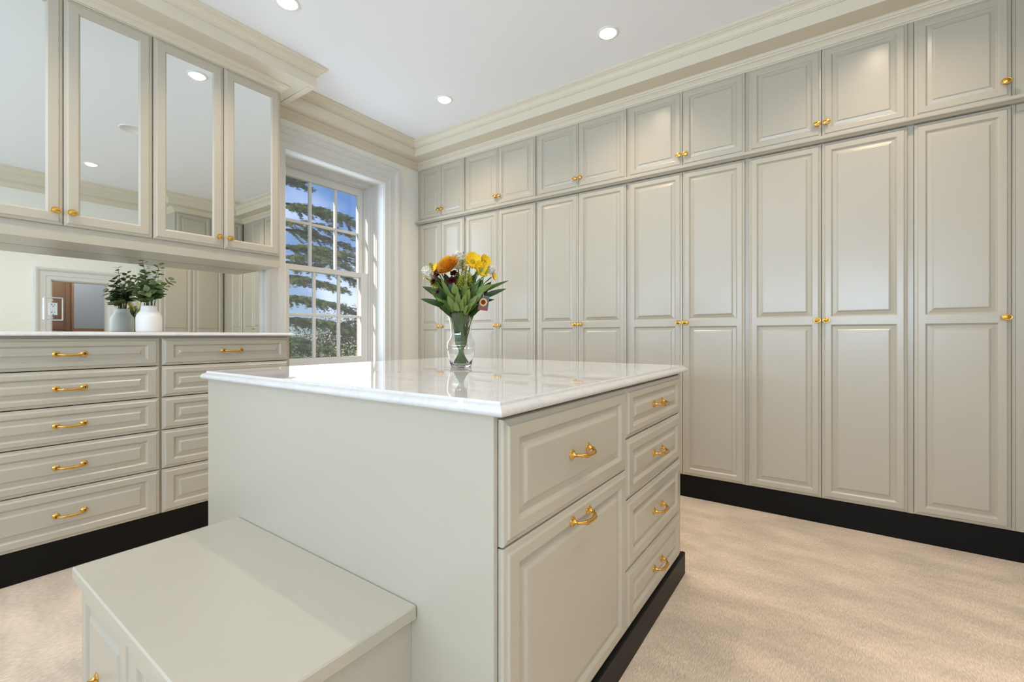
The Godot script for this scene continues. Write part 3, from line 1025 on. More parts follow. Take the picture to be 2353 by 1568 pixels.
# ------------------------------------------------------------------ what only the mirrors show
func back_part() -> void:
	var dr := Node3D.new()
	dr.name = "door_1"
	add_child(dr)
	dr.position = Vector3(0, 0, BACK_Z)
	dr.rotation.y = PI
	tag(dr, "white cased doorway to a brown room, seen in the long mirror", "doorway", "", "structure")
	part("casing", casing_mesh(-DOOR[1], -DOOR[0], 0.0, DOOR[3], 0.92), M.white, dr)
	var st := tool_new()
	box(st, Vector3(-DOOR[1] - 0.001, 0, -0.14), Vector3(-DOOR[1] + 0.012, DOOR[3], 0.0))
	box(st, Vector3(-DOOR[0] - 0.012, 0, -0.14), Vector3(-DOOR[0] + 0.001, DOOR[3], 0.0))
	box(st, Vector3(-DOOR[1], DOOR[3] - 0.012, -0.14), Vector3(-DOOR[0], DOOR[3] + 0.001, 0.0))
	part("jamb", done(st), M.white, dr)
	# the brown room beyond
	struct("wall_beyond", box_mesh(Vector3(LEFT_X, 0, 2.9), Vector3(RIGHT_X, CEIL, 3.0)), M.brown2, "brown wall of the room beyond the doorway", "wall")
	struct("wall_beyond", box_mesh(Vector3(0.5, 0, BACK_Z + 0.14), Vector3(0.6, CEIL, 2.9)), M.brown, "left brown side wall of the room beyond the doorway", "wall")
	struct("wall_beyond", box_mesh(Vector3(2.9, 0, BACK_Z + 0.14), Vector3(3.0, CEIL, 2.9)), M.brown, "right brown side wall of the room beyond the doorway", "wall")
	var c := thing("brown_closet", "brown wooden closet with a pale blue-grey sliding panel, beyond the doorway", "closet", Vector3(1.7, 0, 2.86), PI)
	part("frame", carcass_mesh(1.6, 0.0, 2.3, 0.09, 0.015), M.brown, c)
	front(c, "door", 0.52, 2.2, 0.06, [[0.08, 1.0], [1.06, 2.12]], Vector3(0.19, 0.05, 0.0), M.brown)
	var sp := part("sliding_panel", box_mesh(Vector3(-0.78, 0.05, 0.0), Vector3(-0.10, 2.25, 0.025), 0.004), M.blue_grey, c)
	part("panel_stile", box_mesh(Vector3(-0.10, 0.05, 0.0), Vector3(-0.072, 2.25, 0.035), 0.004), M.brown2, sp)
	part("bottom_rail", box_mesh(Vector3(-0.78, 1.02, 0.02), Vector3(-0.10, 1.07, 0.03), 0.002), M.brown2, sp)
	var lt := thing("unseen_ceiling_lamp", "unseen round ceiling lamp that lights the brown room beyond the doorway", "lamp", Vector3(1.6, CEIL, 2.2))  # out of view, placed to light the room beyond the doorway
	st = tool_new()
	lathe(st, [[0.0, -0.07], [0.06, -0.065], [0.11, -0.04], [0.13, 0.0]], 24)
	part("shade", done(st), M.lens, lt)
	var ol := OmniLight3D.new()
	ol.name = "unseen_lamp_light"
	ol.light_color = Color(1.0, 0.95, 0.9)
	ol.light_energy = 1.2
	ol.omni_range = 8.0
	ol.omni_attenuation = 2.0
	ol.light_size = 0.1
	ol.shadow_enabled = true
	ol.position = Vector3(0, -0.2, 0)
	lt.add_child(ol)
	# wardrobe on the back wall
	var x0 := 2.33
	var x1 := 3.19
	var mid := (x0 + x1) / 2
	var t := thing("corner_wardrobe", "cream wardrobe on the back wall, seen in the mirrors beside the doorway", "wardrobe", Vector3(mid, 0, 1.0), PI)
	var w := x1 - x0
	part("carcass", carcass_mesh(w, 0.10, SOFF, 0.35), M.paint, t)
	part("plinth", box_mesh(Vector3(-w / 2, 0, -0.35), Vector3(w / 2, 0.10, -0.01)), M.black, t)
	part("frieze_board", box_mesh(Vector3(-w / 2 + 0.012, 2.76, -0.02), Vector3(w / 2 - 0.012, SOFF - 0.012, -0.0005)), M.paint, t)
	for k in 2:
		var dw := 0.414
		var x := (-0.2085 if k == 0 else 0.2085)
		var h := 2.217 - 0.11
		var d := front(t, "door", dw, h, 0.042, [[0.042, h / 2 - 0.022], [h / 2 + 0.022, h - 0.042]], Vector3(x, 0.11, 0.001), M.paint)
		part("knob", knob_mesh(), M.brass, d, Vector3((1.0 if k == 0 else -1.0) * 0.18, 1.08, 0.02))
		front(t, "door", dw, 0.51, 0.042, [[0.042, 0.51 - 0.042]], Vector3(x, 2.259, 0.001), M.paint)


# ------------------------------------------------------------------ ceiling
func ceiling_things() -> void:
	var spots := [
		[2.618, -1.127, "recessed ceiling light with white ring, near the right wardrobes, largest in view", true],
		[2.605, -2.501, "recessed ceiling light with white ring, the small one near the window corner", true],
		[1.337, -2.494, "recessed ceiling light with white ring, cut by the top edge near the soffit", true],
		[1.36, 0.37, "recessed ceiling light seen only as a small glow in the mirrored doors", false],
		[2.61, 0.25, "recessed ceiling light near the end of the wardrobes, outside the picture", false],  # from here on out of view, placed on the grid to light the room
		[0.07, -2.49, "recessed ceiling light over the left end of the dresser, outside the picture", false],
		[0.07, 0.37, "recessed ceiling light right above the camera, outside the picture", false],
	]
	for s in spots:
		var t := thing("recessed_light", s[2], "light", Vector3(s[0], CEIL, s[1]), 0.0, "recessed ceiling lights")
		if not cache.has("ring"):
			var st := tool_new()
			lathe(st, [[0.050, -0.002], [0.051, -0.006], [0.056, -0.0075], [0.063, -0.005], [0.0655, 0.0005]], 40)
			cache.ring = done(st)
			st = tool_new()
			lathe(st, [[0.0, -0.024], [0.020, -0.0235], [0.036, -0.019], [0.046, -0.010], [0.0505, 0.0], [0.0, 0.001]], 40)
			cache.lens = done(st)
		part("trim_ring", cache.ring, M.plastic, t)
		part("lens", cache.lens, M.lens, t)
		var l := SpotLight3D.new()
		l.name = "downlight"
		l.light_color = Color(1.0, 0.915, 0.79)
		l.light_energy = 0.8
		l.light_size = 0.011
		l.spot_range = 12.0
		l.spot_attenuation = 2.0
		l.spot_angle = 66.0
		l.spot_angle_attenuation = 1.0
		l.shadow_enabled = true
		l.position = Vector3(0, -0.0115, 0)
		l.rotation.x = -PI / 2
		t.add_child(l)
	var sp := thing("ceiling_speaker", "flat round white ceiling speaker seen in the second mirrored door", "speaker", Vector3(1.348, CEIL, -1.044))
	var st := tool_new()
	lathe(st, [[0.0, -0.004], [0.085, -0.004], [0.088, -0.007], [0.096, -0.006], [0.099, 0.0]], 36)
	part("grille", done(st), M.plastic, sp)
	var sd := thing("smoke_detector", "small round white smoke detector seen in the mirrored door by the window", "detector", Vector3(2.86, CEIL, 0.60))
	st = tool_new()
	lathe(st, [[0.0, -0.042], [0.030, -0.042], [0.044, -0.036], [0.046, -0.024], [0.040, -0.022], [0.040, -0.018], [0.055, -0.016], [0.057, 0.0]], 28)
	part("housing", done(st), M.plastic, sd)
	st = tool_new()
	for k in 12:
		var a := TAU * k / 12
		ball(st, Vector3(cos(a) * 0.043, -0.030, sin(a) * 0.043), Vector3(0.005, 0.003, 0.005), 6, 4)
	part("vents", done(st), M.black, sd)


# ------------------------------------------------------------------ plants
# a leaf blade: along +y from the origin, facing +z, gently folded and arched
func leaf_mesh(l: float, w: float, arch := 0.15, fold := 0.25, roundness := 0.55) -> ArrayMesh:
	var key := "leaf %.3f %.3f %.2f %.2f %.2f" % [l, w, arch, fold, roundness]
	if cache.has(key):
		return cache[key]
	var st := tool_new()
	st.set_smooth_group(1)
	var n := 7
	var pts := []
	for i in n + 1:
		var t := float(i) / n
		var hw := w / 2 * pow(sin(PI * pow(t, roundness)), 0.8) if t < 1.0 else 0.0
		var c := Vector3(0, l * t, -arch * l * t * t)
		pts.append([c + Vector3(-hw, 0, hw * fold), c, c + Vector3(hw, 0, hw * fold)])
	for i in n:
		for k in 2:
			quad(st, pts[i][k], pts[i][k + 1], pts[i + 1][k + 1], pts[i + 1][k], Vector3(0, 0, 1))
	cache[key] = done(st)
	return cache[key]


# a basis whose y runs along dir and whose z is as near as possible to face
func aim(dir: Vector3, face: Vector3) -> Basis:
	var y := dir.normalized()
	var x := y.cross(face)
	if x.length() < 1e-4:
		x = y.cross(Vector3(0.3, 0.5, 0.8))
	x = x.normalized()
	return Basis(x, y, x.cross(y))


const RIGHT := Vector3(0.578, 0, 0.816)    # across the view
const TOWARD := Vector3(-0.816, 0, 0.578)  # towards the camera


func stem_points(base: Vector3, mid: Vector3, top: Vector3, n := 8) -> Array:
	var p := []
	for i in n + 1:
		var t := float(i) / n
		p.append(base * (1 - t) * (1 - t) + mid * 2 * t * (1 - t) + top * t * t)
	return p


func flower_vase() -> void:
	var at := Vector3(1.466, 0.9636, -1.309)
	var v := thing("glass_vase", "clear flared glass vase holding the bouquet on the island", "vase", at)
	var st := tool_new()
	lathe(st, [[0.0, 0.0], [0.040, 0.0], [0.0435, 0.003], [0.0455, 0.010], [0.0520, 0.040], [0.0575, 0.070], [0.0600, 0.090], [0.0590, 0.105], [0.0530, 0.117], [0.0455, 0.127], [0.0430, 0.140], [0.0440, 0.165], [0.0490, 0.200], [0.0555, 0.226], [0.0590, 0.2325], [0.0580, 0.2345],
		[0.0560, 0.2330], [0.0525, 0.225], [0.0460, 0.200], [0.0412, 0.165], [0.0402, 0.140], [0.0428, 0.127], [0.0503, 0.116], [0.0560, 0.104], [0.0570, 0.090], [0.0545, 0.070], [0.0490, 0.040], [0.0420, 0.016], [0.0380, 0.011], [0.0, 0.010]], 48, Transform3D.IDENTITY, 0.018, 8)
	part("vase_body", done(st), M.glass, v)
	var binding := at + Vector3(0, 0.105, 0)
	# [kind, across, height, towards the viewer, radius]
	var blooms := [
		["mum", -0.053, 0.437, 0.060, 0.052, "large orange chrysanthemum, the biggest bloom of the bouquet"],
		["puff", -0.012, 0.462, 0.005, 0.046, "broad white bloom at the very top of the bouquet"],
		["puff", -0.143, 0.412, 0.020, 0.028, "round white carnation at the left edge of the bouquet"],
		["puff", 0.130, 0.421, 0.025, 0.026, "round white carnation at the right edge, beside the yellow daisies"],
		["bud", 0.099, 0.483, -0.015, 0.012, "tiny white bud standing above the yellow daisies"],
		["daisy", 0.055, 0.446, 0.060, 0.044, "yellow daisy nearest the middle of the bouquet, upper left of three"],
		["daisy", 0.104, 0.450, 0.030, 0.037, "yellow daisy next to the tiny white bud, upper right of three"],
		["daisy", 0.088, 0.413, 0.062, 0.041, "yellow daisy below the other two, above the right leaves"],
		["daisy", -0.100, 0.426, 0.028, 0.024, "small yellow daisy between left white carnation and orange bloom"],
		["daisy", 0.140, 0.390, 0.020, 0.020, "small orange-yellow daisy under the right white carnation"],
		["daisy", -0.150, 0.384, 0.025, 0.011, "tiny yellow flower under the left white carnation"],
		["dark", -0.093, 0.400, 0.052, 0.026, "dark red chrysanthemum below the small left yellow daisy"],
		["dark", -0.032, 0.369, 0.064, 0.022, "dark red chrysanthemum below the orange bloom, in the centre"],
		["dark", -0.112, 0.367, 0.040, 0.019, "dark red chrysanthemum at lower left, near the pointed leaves"],
		["dark", -0.026, 0.402, 0.045, 0.017, "dark red chrysanthemum tucked right under the orange bloom"],
		["dark", -0.092, 0.322, 0.055, 0.012, "small dark red bud low on the left, against the leaves"],
	]
	for i in blooms.size():
		var b = blooms[i]
		var top: Vector3 = at + RIGHT * b[1] + Vector3.UP * b[2] + TOWARD * b[3]
		var face: Vector3 = (RIGHT * b[1] * 1.5 + Vector3.UP * ({"mum": 0.13, "daisy": 0.06}.get(b[0], 0.10)) + TOWARD * (b[3] + 0.08)).normalized()
		if b[0] == "puff" or b[0] == "bud":
			face = (RIGHT * b[1] * 2.0 + Vector3.UP * 0.25 + TOWARD * 0.08).normalized()
		var a := TAU * i * 0.381
		var foot := at + Vector3(cos(a) * 0.033, 0.016, sin(a) * 0.033)
		var t := thing({"mum": "chrysanthemum", "puff": "carnation", "bud": "flower_bud", "daisy": "daisy", "dark": "chrysanthemum"}[b[0]], b[5], "flower", foot, 0.0, "cut flowers in the glass vase")
		var under: Vector3 = top - face * b[4] * 0.4
		var neck := binding + Vector3(cos(a + 2.6), 0, sin(a + 2.6)) * 0.023
		var pts := []
		for q in 5:
			pts.append(foot.lerp(neck, q / 5.0) - foot)
		var up := stem_points(neck, (neck + under) / 2 + Vector3.UP * 0.07 - (under - neck) * Vector3(0.25, 0, 0.25), under, 8)
		for q in up:
			pts.append(q - foot)
		st = tool_new()
		var rr := []
		for q in pts.size():
			rr.append(0.0026)
		tube(st, pts, rr, 6)
		part("stem", done(st), M.stem, t)
		bloom(t, b[0], top - foot, face, b[4])
	# goldenrod sprays
	var sprays := [[0.012, 0.462, 0.030, 0.085, "tall goldenrod spray between orange bloom and yellow daisies"], [0.045, 0.395, 0.070, 0.07, "goldenrod spray below the yellow daisies, in front"], [0.010, 0.385, 0.078, 0.065, "goldenrod spray right of the central dark red bloom"], [-0.135, 0.450, 0.000, 0.05, "small goldenrod spray above the left white carnation"], [-0.128, 0.375, 0.03, 0.05, "small goldenrod spray beside the lower left dark red bloom"], [0.028, 0.430, 0.045, 0.08, "goldenrod spray against the left edge of the yellow daisies"]]
	for i in sprays.size():
		var s = sprays[i]
		var top: Vector3 = at + RIGHT * s[0] + Vector3.UP * s[1] + TOWARD * s[2]
		var a := 0.6 + TAU * i / 6.0
		var foot := at + Vector3(cos(a) * 0.02, 0.016, sin(a) * 0.02)
		var t := thing("goldenrod", s[4], "flower", foot, 0.0, "goldenrod sprays in the bouquet")
		var neck := binding + Vector3(cos(a + 3.0), 0, sin(a + 3.0)) * 0.018
		var pts := [Vector3.ZERO, (foot.lerp(neck, 0.5)) - foot]
		for q in stem_points(neck, (neck + top) / 2 + Vector3.UP * 0.05, top, 8):
			pts.append(q - foot)
		st = tool_new()
		var rr := []
		for q in pts.size():
			rr.append(0.0017)
		tube(st, pts, rr, 5)
		part("stem", done(st), M.stem, t)
		st = tool_new()
		var r := RandomNumberGenerator.new()
		r.seed = 100 + i
		var ax: Vector3 = (pts[-1] - pts[-2]).normalized()
		for k in 230:
			var along := r.randf()
			var ang := r.randf() * TAU
			var out: float = (1.0 - along * 0.75) * s[3] * 0.42 * sqrt(r.randf())
			var side := aim(ax, Vector3(0.2, 0, 1))
			var p: Vector3 = pts[-1] - ax * s[3] * (1 - along) + (side.x * cos(ang) + side.z * sin(ang)) * out + ax * out * 0.5
			ball(st, p, Vector3.ONE * r.randf_range(0.0010, 0.0022), 5, 3)
		var fl := part("florets", done(st), M.goldenrod, t)
		fl.set_meta("kind", "stuff")
	foliage(at, binding)
	# gift tag with a printed sunflower on grey, red band below
	var tg := thing("gift_tag", "dark grey gift tag printed with a sunflower above a red band, hanging at the right", "tag", at + RIGHT * 0.103 + Vector3.UP * 0.273 + TOWARD * 0.072)
	tg.basis = aim(Vector3.UP + RIGHT * 0.14, TOWARD + RIGHT * -0.25)
	part("card", box_mesh(Vector3(-0.0215, -0.031, -0.0006), Vector3(0.0215, 0.031, 0.0004)), mat(Color(0.27, 0.29, 0.32), 0.5), tg)
	part("red_band", box_mesh(Vector3(-0.0215, -0.031, -0.0002), Vector3(0.0215, -0.021, 0.0008)), mat(Color(0.55, 0.10, 0.09), 0.5), tg)
	st = tool_new()
	for k in 22:
		var a := TAU * k / 22
		var d := Vector3(cos(a), sin(a), 0)
		var n := Vector3(-sin(a), cos(a), 0)
		var c := Vector3(-0.002, 0.003, 0.0007)
		quad(st, c + d * 0.008, c + d * 0.013 + n * 0.0028, c + d * 0.0185, c + d * 0.013 - n * 0.0028, Vector3(0, 0, 1))
	part("sunflower_petals", done(st), mat(Color(0.93, 0.66, 0.24), 0.6), tg)
	st = tool_new()
	lathe(st, [[0.011, 0.0], [0.008, 0.0006], [0.0, 0.0008]], 20, Transform3D(Basis(Vector3(1, 0, 0), Vector3(0, 0, 1), Vector3(0, -1, 0)), Vector3(-0.002, 0.003, 0.0006)))
	part("sunflower_centre", done(st), mat(Color(0.28, 0.13, 0.07), 0.7), tg)
	st = tool_new()
	tube(st, [Vector3(-0.004, 0.027, 0.001), Vector3(-0.010, 0.045, -0.004), Vector3(-0.022, 0.058, -0.02)], [0.0012, 0.0012, 0.0012], 6)
	part("string", done(st), mat(Color(0.75, 0.70, 0.58), 0.8), tg)
	# rubber bands round the stems
	for k in 2:
		var bd := thing("rubber_band", ["thin tan rubber band round the stems, the upper one", "thin tan rubber band round the stems, the lower one"][k], "band", at + Vector3(0, 0.110 - 0.014 * k, 0), 0.0, "rubber bands holding the stems")
		st = tool_new()
		var pts := []
		var rr := []
		for q in 25:
			var a := TAU * q / 24
			pts.append(Vector3(cos(a) * 0.0285, 0.001 * sin(a * 2), sin(a) * 0.0285))
			rr.append(0.0011)
		tube(st, pts, rr, 6, false)
		part("loop", done(st), mat(Color(0.72, 0.52, 0.36), 0.6), bd)


func bloom(t: Node3D, kind: String, c: Vector3, face: Vector3, r: float) -> void:
	var bs := aim(face, Vector3(0.31, 0.2, 0.93))   # y of this basis looks out of the flower
	var g := RandomNumberGenerator.new()
	g.seed = int(c.x * 9999) + int(r * 99999)
	var st := tool_new()
	st.set_smooth_group(-1)
	# one petal: starts at s, leans out by angle lean from the axis, length l, width w
	var petal := func(az: float, lean: float, s: Vector3, l: float, w: float, curl: float):
		var rad: Vector3 = bs.x * cos(az) + bs.z * sin(az)
		var tan_: Vector3 = -bs.x * sin(az) + bs.z * cos(az)
		var d0: Vector3 = bs.y * cos(lean) + rad * sin(lean)
		var d1: Vector3 = bs.y * cos(lean - curl) + rad * sin(lean - curl)
		var p1: Vector3 = s + d0 * l * 0.55
		var p2: Vector3 = p1 + d1 * l * 0.45
		var nn: Vector3 = tan_.cross(d0)
		if nn.dot(bs.y) < 0:
			nn = -nn
		quad(st, s - tan_ * w * 0.25, s + tan_ * w * 0.25, p1 + tan_ * w * 0.5, p1 - tan_ * w * 0.5, nn)
		quad(st, p1 - tan_ * w * 0.5, p1 + tan_ * w * 0.5, p2 + tan_ * w * 0.22, p2 - tan_ * w * 0.22, nn)
	match kind:
		"mum":
			for row in 9:
				var f := row / 8.0
				var n := 10 + row * 4
				for k in n:
					petal.call(TAU * (k + 0.5 * (row % 2)) / n + g.randf() * 0.12, lerpf(0.15, 1.62, f), c - face * r * 0.30 + face * r * 0.12 * (1 - f), r * lerpf(0.55, 1.12, f) * g.randf_range(0.92, 1.05), r * lerpf(0.10, 0.19, f), lerpf(0.2, 0.55, f))
			part("petals", done(st), M.petal_orange, t)
			st = tool_new()
			for k in 44:
				petal.call(TAU * k / 44 + g.randf() * 0.1, 1.75, c - face * r * 0.36, r * 1.10 * g.randf_range(0.9, 1.05), r * 0.20, 0.3)
			part("outer_petals", done(st), M.petal_rust, t)
		"puff":
			for k in 330:
				var y := 1.0 - 1.5 * (k + 0.5) / 330.0
				var az := k * 2.399963
				var dir := acos(clampf(y, -1, 1))
				petal.call(az, dir + g.randf_range(-0.25, 0.25), c - face * r * 0.1, r * g.randf_range(0.80, 1.08), r * 0.30, g.randf_range(-0.9, 0.9))
			ball(st, c - face * r * 0.1, Vector3.ONE * r * 0.74, 12, 8)
			part("petals", done(st), M.petal_white, t)
		"bud":
			for k in 40:
				petal.call(k * 2.4, 0.15 + 0.5 * g.randf(), c - face * r, r * 1.8, r * 0.6, 0.5)
			part("petals", done(st), M.petal_white, t)
			st = tool_new()
			ball(st, c - face * r * 0.9, Vector3.ONE * r * 0.6)
			part("calyx", done(st), M.stem, t)
		"daisy":
			for row in 2:
				var n := 17
				for k in n:
					petal.call(TAU * (k + 0.5 * row) / n + g.randf() * 0.1, 1.30 - row * 0.16, c - face * r * 0.05, r * g.randf_range(0.95, 1.05), r * 0.34, 0.18)
			part("petals", done(st), M.petal_yellow, t)
			st = tool_new()
			lathe(st, [[0.0, 0.0], [r * 0.26, 0.0], [r * 0.24, r * 0.10], [r * 0.12, r * 0.16], [0.0, r * 0.15]], 14, Transform3D(bs, c))
			part("flower_centre", done(st), M.pollen, t)
		"dark":
			for row in 4:
				var n := 9 + row * 4
				for k in n:
					petal.call(TAU * (k + 0.5 * (row % 2)) / n + g.randf() * 0.2, lerpf(0.25, 1.45, row / 3.0), c - face * r * 0.2, r * lerpf(0.6, 1.05, row / 3.0), r * 0.30, 0.3)
			part("petals", done(st), M.petal_red, t)


func foliage(at: Vector3, binding: Vector3) -> void:
	# each: tip across, tip height, tip towards; leaf length, width; kind
	var sprigs := [
		[-0.158, 0.350, 0.045, 0.105, 0.036, "leaf_dark", "long dark leaf pointing up left from the bouquet"],
		[-0.165, 0.298, 0.050, 0.100, 0.030, "leaf_dark", "long dark leaf pointing straight left, lowest on that side"],
		[0.205, 0.382, 0.020, 0.125, 0.020, "leaf", "slim leaf reaching farthest right, uppermost of three"],
		[0.194, 0.343, 0.030, 0.105, 0.026, "leaf_dark", "dark leaf reaching right, middle one of three"],
		[0.172, 0.333, 0.050, 0.100, 0.026, "leaf_dark", "dark leaf reaching right, lowest of three"],
		[0.138, 0.355, 0.075, 0.085, 0.034, "leaf_pale", "broad pale green leaf on the right, under the yellow daisies"],
		[-0.020, 0.354, 0.095, 0.048, 0.030, "leaf_pale", "oval pale leaf standing upright in the middle of the bouquet"],
		[0.045, 0.328, 0.098, 0.062, 0.034, "leaf_pale", "broad pale leaf right of the upright oval one"],
		[-0.004, 0.318, 0.100, 0.058, 0.026, "leaf_pale", "pale leaf just below the upright oval one"],
		[0.016, 0.285, 0.104, 0.058, 0.024, "leaf_pale", "pale leaf low in the centre above the vase rim"],
		[-0.040, 0.322, 0.090, 0.075, 0.026, "leaf_pale", "pale leaf left of the upright oval one"],
		[-0.012, 0.275, 0.102, 0.050, 0.026, "leaf_pale", "small pale leaf just over the vase rim at left"],
		[0.056, 0.272, 0.098, 0.070, 0.030, "leaf_pale", "pale leaf leaning right, just over the vase rim"],
		[0.098, 0.318, 0.085, 0.075, 0.028, "leaf_pale", "pale slim leaf pointing at the gift tag"],
		[0.090, 0.262, 0.070, 0.075, 0.046, "leaf_dark", "broad dark leaf behind the gift tag"],
		[-0.075, 0.375, 0.065, 0.085, 0.022, "leaf_pale", "pale leaf left of the central dark red bloom"],
		[0.085, 0.375, 0.080, 0.105, 0.024, "leaf", "long green leaf lying across the front, under the daisies"],
		[-0.075, 0.262, 0.070, 0.085, 0.030, "leaf_dark", "dark leaf bending over the left side of the vase rim"],
		[0.105, 0.425, 0.085, 0.050, 0.012, "leaf_pale", "narrow grass-like blade in front of the right daisies"],
		[0.130, 0.430, 0.080, 0.060, 0.010, "leaf_pale", "narrow grass-like blade beside the right white carnation"],
		[-0.045, 0.300, 0.096, 0.055, 0.026, "leaf_pale", "pale leaf at the lower left of the central cluster"],
		[0.030, 0.305, 0.104, 0.058, 0.026, "leaf_pale", "pale leaf between the two broadest pale leaves"],
		[0.075, 0.300, 0.092, 0.062, 0.030, "leaf_pale", "pale leaf left of the gift tag"],
		[-0.062, 0.285, 0.080, 0.065, 0.024, "leaf", "green leaf over the left part of the vase rim"],
		[-0.095, 0.300, 0.070, 0.080, 0.024, "leaf_pale", "slender leaf leaning left over the vase rim"],
		[-0.120, 0.330, 0.060, 0.080, 0.028, "leaf", "green leaf under the two long left leaves' stems"],
		[0.036, 0.262, 0.100, 0.045, 0.026, "leaf_pale", "small pale leaf right at the middle of the rim"],
		[-0.030, 0.345, 0.075, 0.070, 0.030, "leaf", "green leaf behind the upright oval pale one"],
		[0.030, 0.362, 0.080, 0.070, 0.026, "leaf_pale", "narrow pale leaf below the goldenrod"],
		[0.115, 0.300, 0.040, 0.080, 0.036, "leaf_dark", "dark leaf right behind the gift tag's string"],
		[-0.110, 0.400, -0.010, 0.085, 0.038, "leaf_dark", "dark leaf behind the lower left dark red bloom"],
		[-0.070, 0.410, 0.000, 0.085, 0.040, "leaf_dark", "dark leaf right behind the orange bloom's left side"],
		[0.050, 0.405, -0.005, 0.085, 0.040, "leaf_dark", "dark leaf behind the yellow daisies' stems"],
		[0.095, 0.385, 0.000, 0.085, 0.040, "leaf_dark", "dark leaf under the upper right yellow daisy"],
		[0.130, 0.375, -0.010, 0.080, 0.034, "leaf_dark", "dark leaf below the right white carnation"],
		[-0.020, 0.420, -0.020, 0.085, 0.040, "leaf_dark", "dark leaf in the middle, below the top white bloom"],
		[-0.110, 0.360, 0.010, 0.085, 0.036, "leaf", "green leaf below the left white carnation"],
		[0.105, 0.345, 0.015, 0.085, 0.036, "leaf", "green leaf behind the slim right-hand leaves"],
		[-0.045, 0.385, 0.040, 0.080, 0.034, "leaf_dark", "dark leaf between the dark red blooms"],
		[0.010, 0.400, 0.020, 0.090, 0.036, "leaf_dark", "dark leaf behind the goldenrod sprays"],
		[0.065, 0.395, 0.030, 0.080, 0.034, "leaf_dark", "dark leaf behind the lowest yellow daisy"],
		[-0.090, 0.270, 0.020, 0.070, 0.028, "leaf_dark", "dark leaf at the back left of the rim"],
		[0.075, 0.265, 0.010, 0.070, 0.030, "leaf_dark", "dark leaf at the back right of the rim"],
		[-0.125, 0.395, 0.030, 0.070, 0.018, "leaf_pale", "slender leaf beside the lower left dark red bloom"],
		[0.010, 0.505, -0.010, 0.040, 0.012, "leaf_dark", "small dark leaf sticking up above the top white bloom"],
		[0.020, 0.345, 0.055, 0.080, 0.040, "leaf_dark", "dark leaf deep in the middle of the bouquet"],
		[-0.060, 0.345, 0.050, 0.085, 0.036, "leaf_dark", "dark leaf behind the lower left dark red blooms"],
		[0.070, 0.350, 0.045, 0.085, 0.036, "leaf_dark", "dark leaf behind the long green front leaf"],
		[-0.100, 0.345, -0.030, 0.090, 0.034, "leaf_dark", "dark leaf at the back left of the bouquet"],
		[0.080, 0.360, -0.050, 0.090, 0.034, "leaf_dark", "dark leaf at the back right of the bouquet"],
		[-0.010, 0.390, -0.050, 0.090, 0.034, "leaf_dark", "dark leaf at the back, behind the white bloom"],
	]
	for i in sprigs.size():
		var s = sprigs[i]
		var tip: Vector3 = at + RIGHT * s[0] + Vector3.UP * s[1] + TOWARD * s[2]
		var a := TAU * i * 0.618
		var foot := at + Vector3(cos(a) * 0.022, 0.016, sin(a) * 0.022)
		var neck := binding + Vector3(cos(a + 2.9), 0, sin(a + 2.9)) * 0.024
		var dir: Vector3 = (tip - (binding + Vector3.UP * 0.09)).normalized()
		if absf(s[0]) > 0.13:
			dir = (dir + RIGHT * signf(s[0]) * 0.55).normalized()
		elif s[2] > 0.08:
			dir = (dir + Vector3.UP * 0.3 + RIGHT * s[0] * 4.0).normalized()
		var start: Vector3 = tip - dir * s[3]
		var t := thing("leaf_sprig", s[6], "leaf", foot, 0.0, "leafy sprigs in the bouquet")
		var st := tool_new()
		var pts := [Vector3.ZERO, foot.lerp(neck, 0.5) - foot]
		for q in stem_points(neck, neck.lerp(start, 0.5) + Vector3.UP * 0.04, start, 6):
			pts.append(q - foot)
		var rr := []
		for q in pts.size():
			rr.append(0.0020)
		tube(st, pts, rr, 5)
		part("stem", done(st), M.stem, t)
		var face: Vector3 = (TOWARD + Vector3.UP * 0.45 + RIGHT * (0.25 * sin(i * 2.1))).normalized()
		for k in 3:   # the leaf that shows and two smaller ones lower on the sprig
			var l: float = s[3] * (1.0 if k == 0 else 0.62)
			var d := dir
			var p := start - foot
			if k > 0:
				p = (pts[-1 - k] as Vector3)
				if p.y + foot.y < at.y + 0.232:
					continue
				d = (dir + RIGHT * (0.7 if k == 1 else -0.7) + TOWARD * 0.35).normalized()
			var lf := part("leaf", leaf_mesh(l, s[4] * (1.0 if k == 0 else 0.7), 0.14, 0.3, 0.62), M[s[5]], t)
			lf.transform = Transform3D(aim(d, face), p)


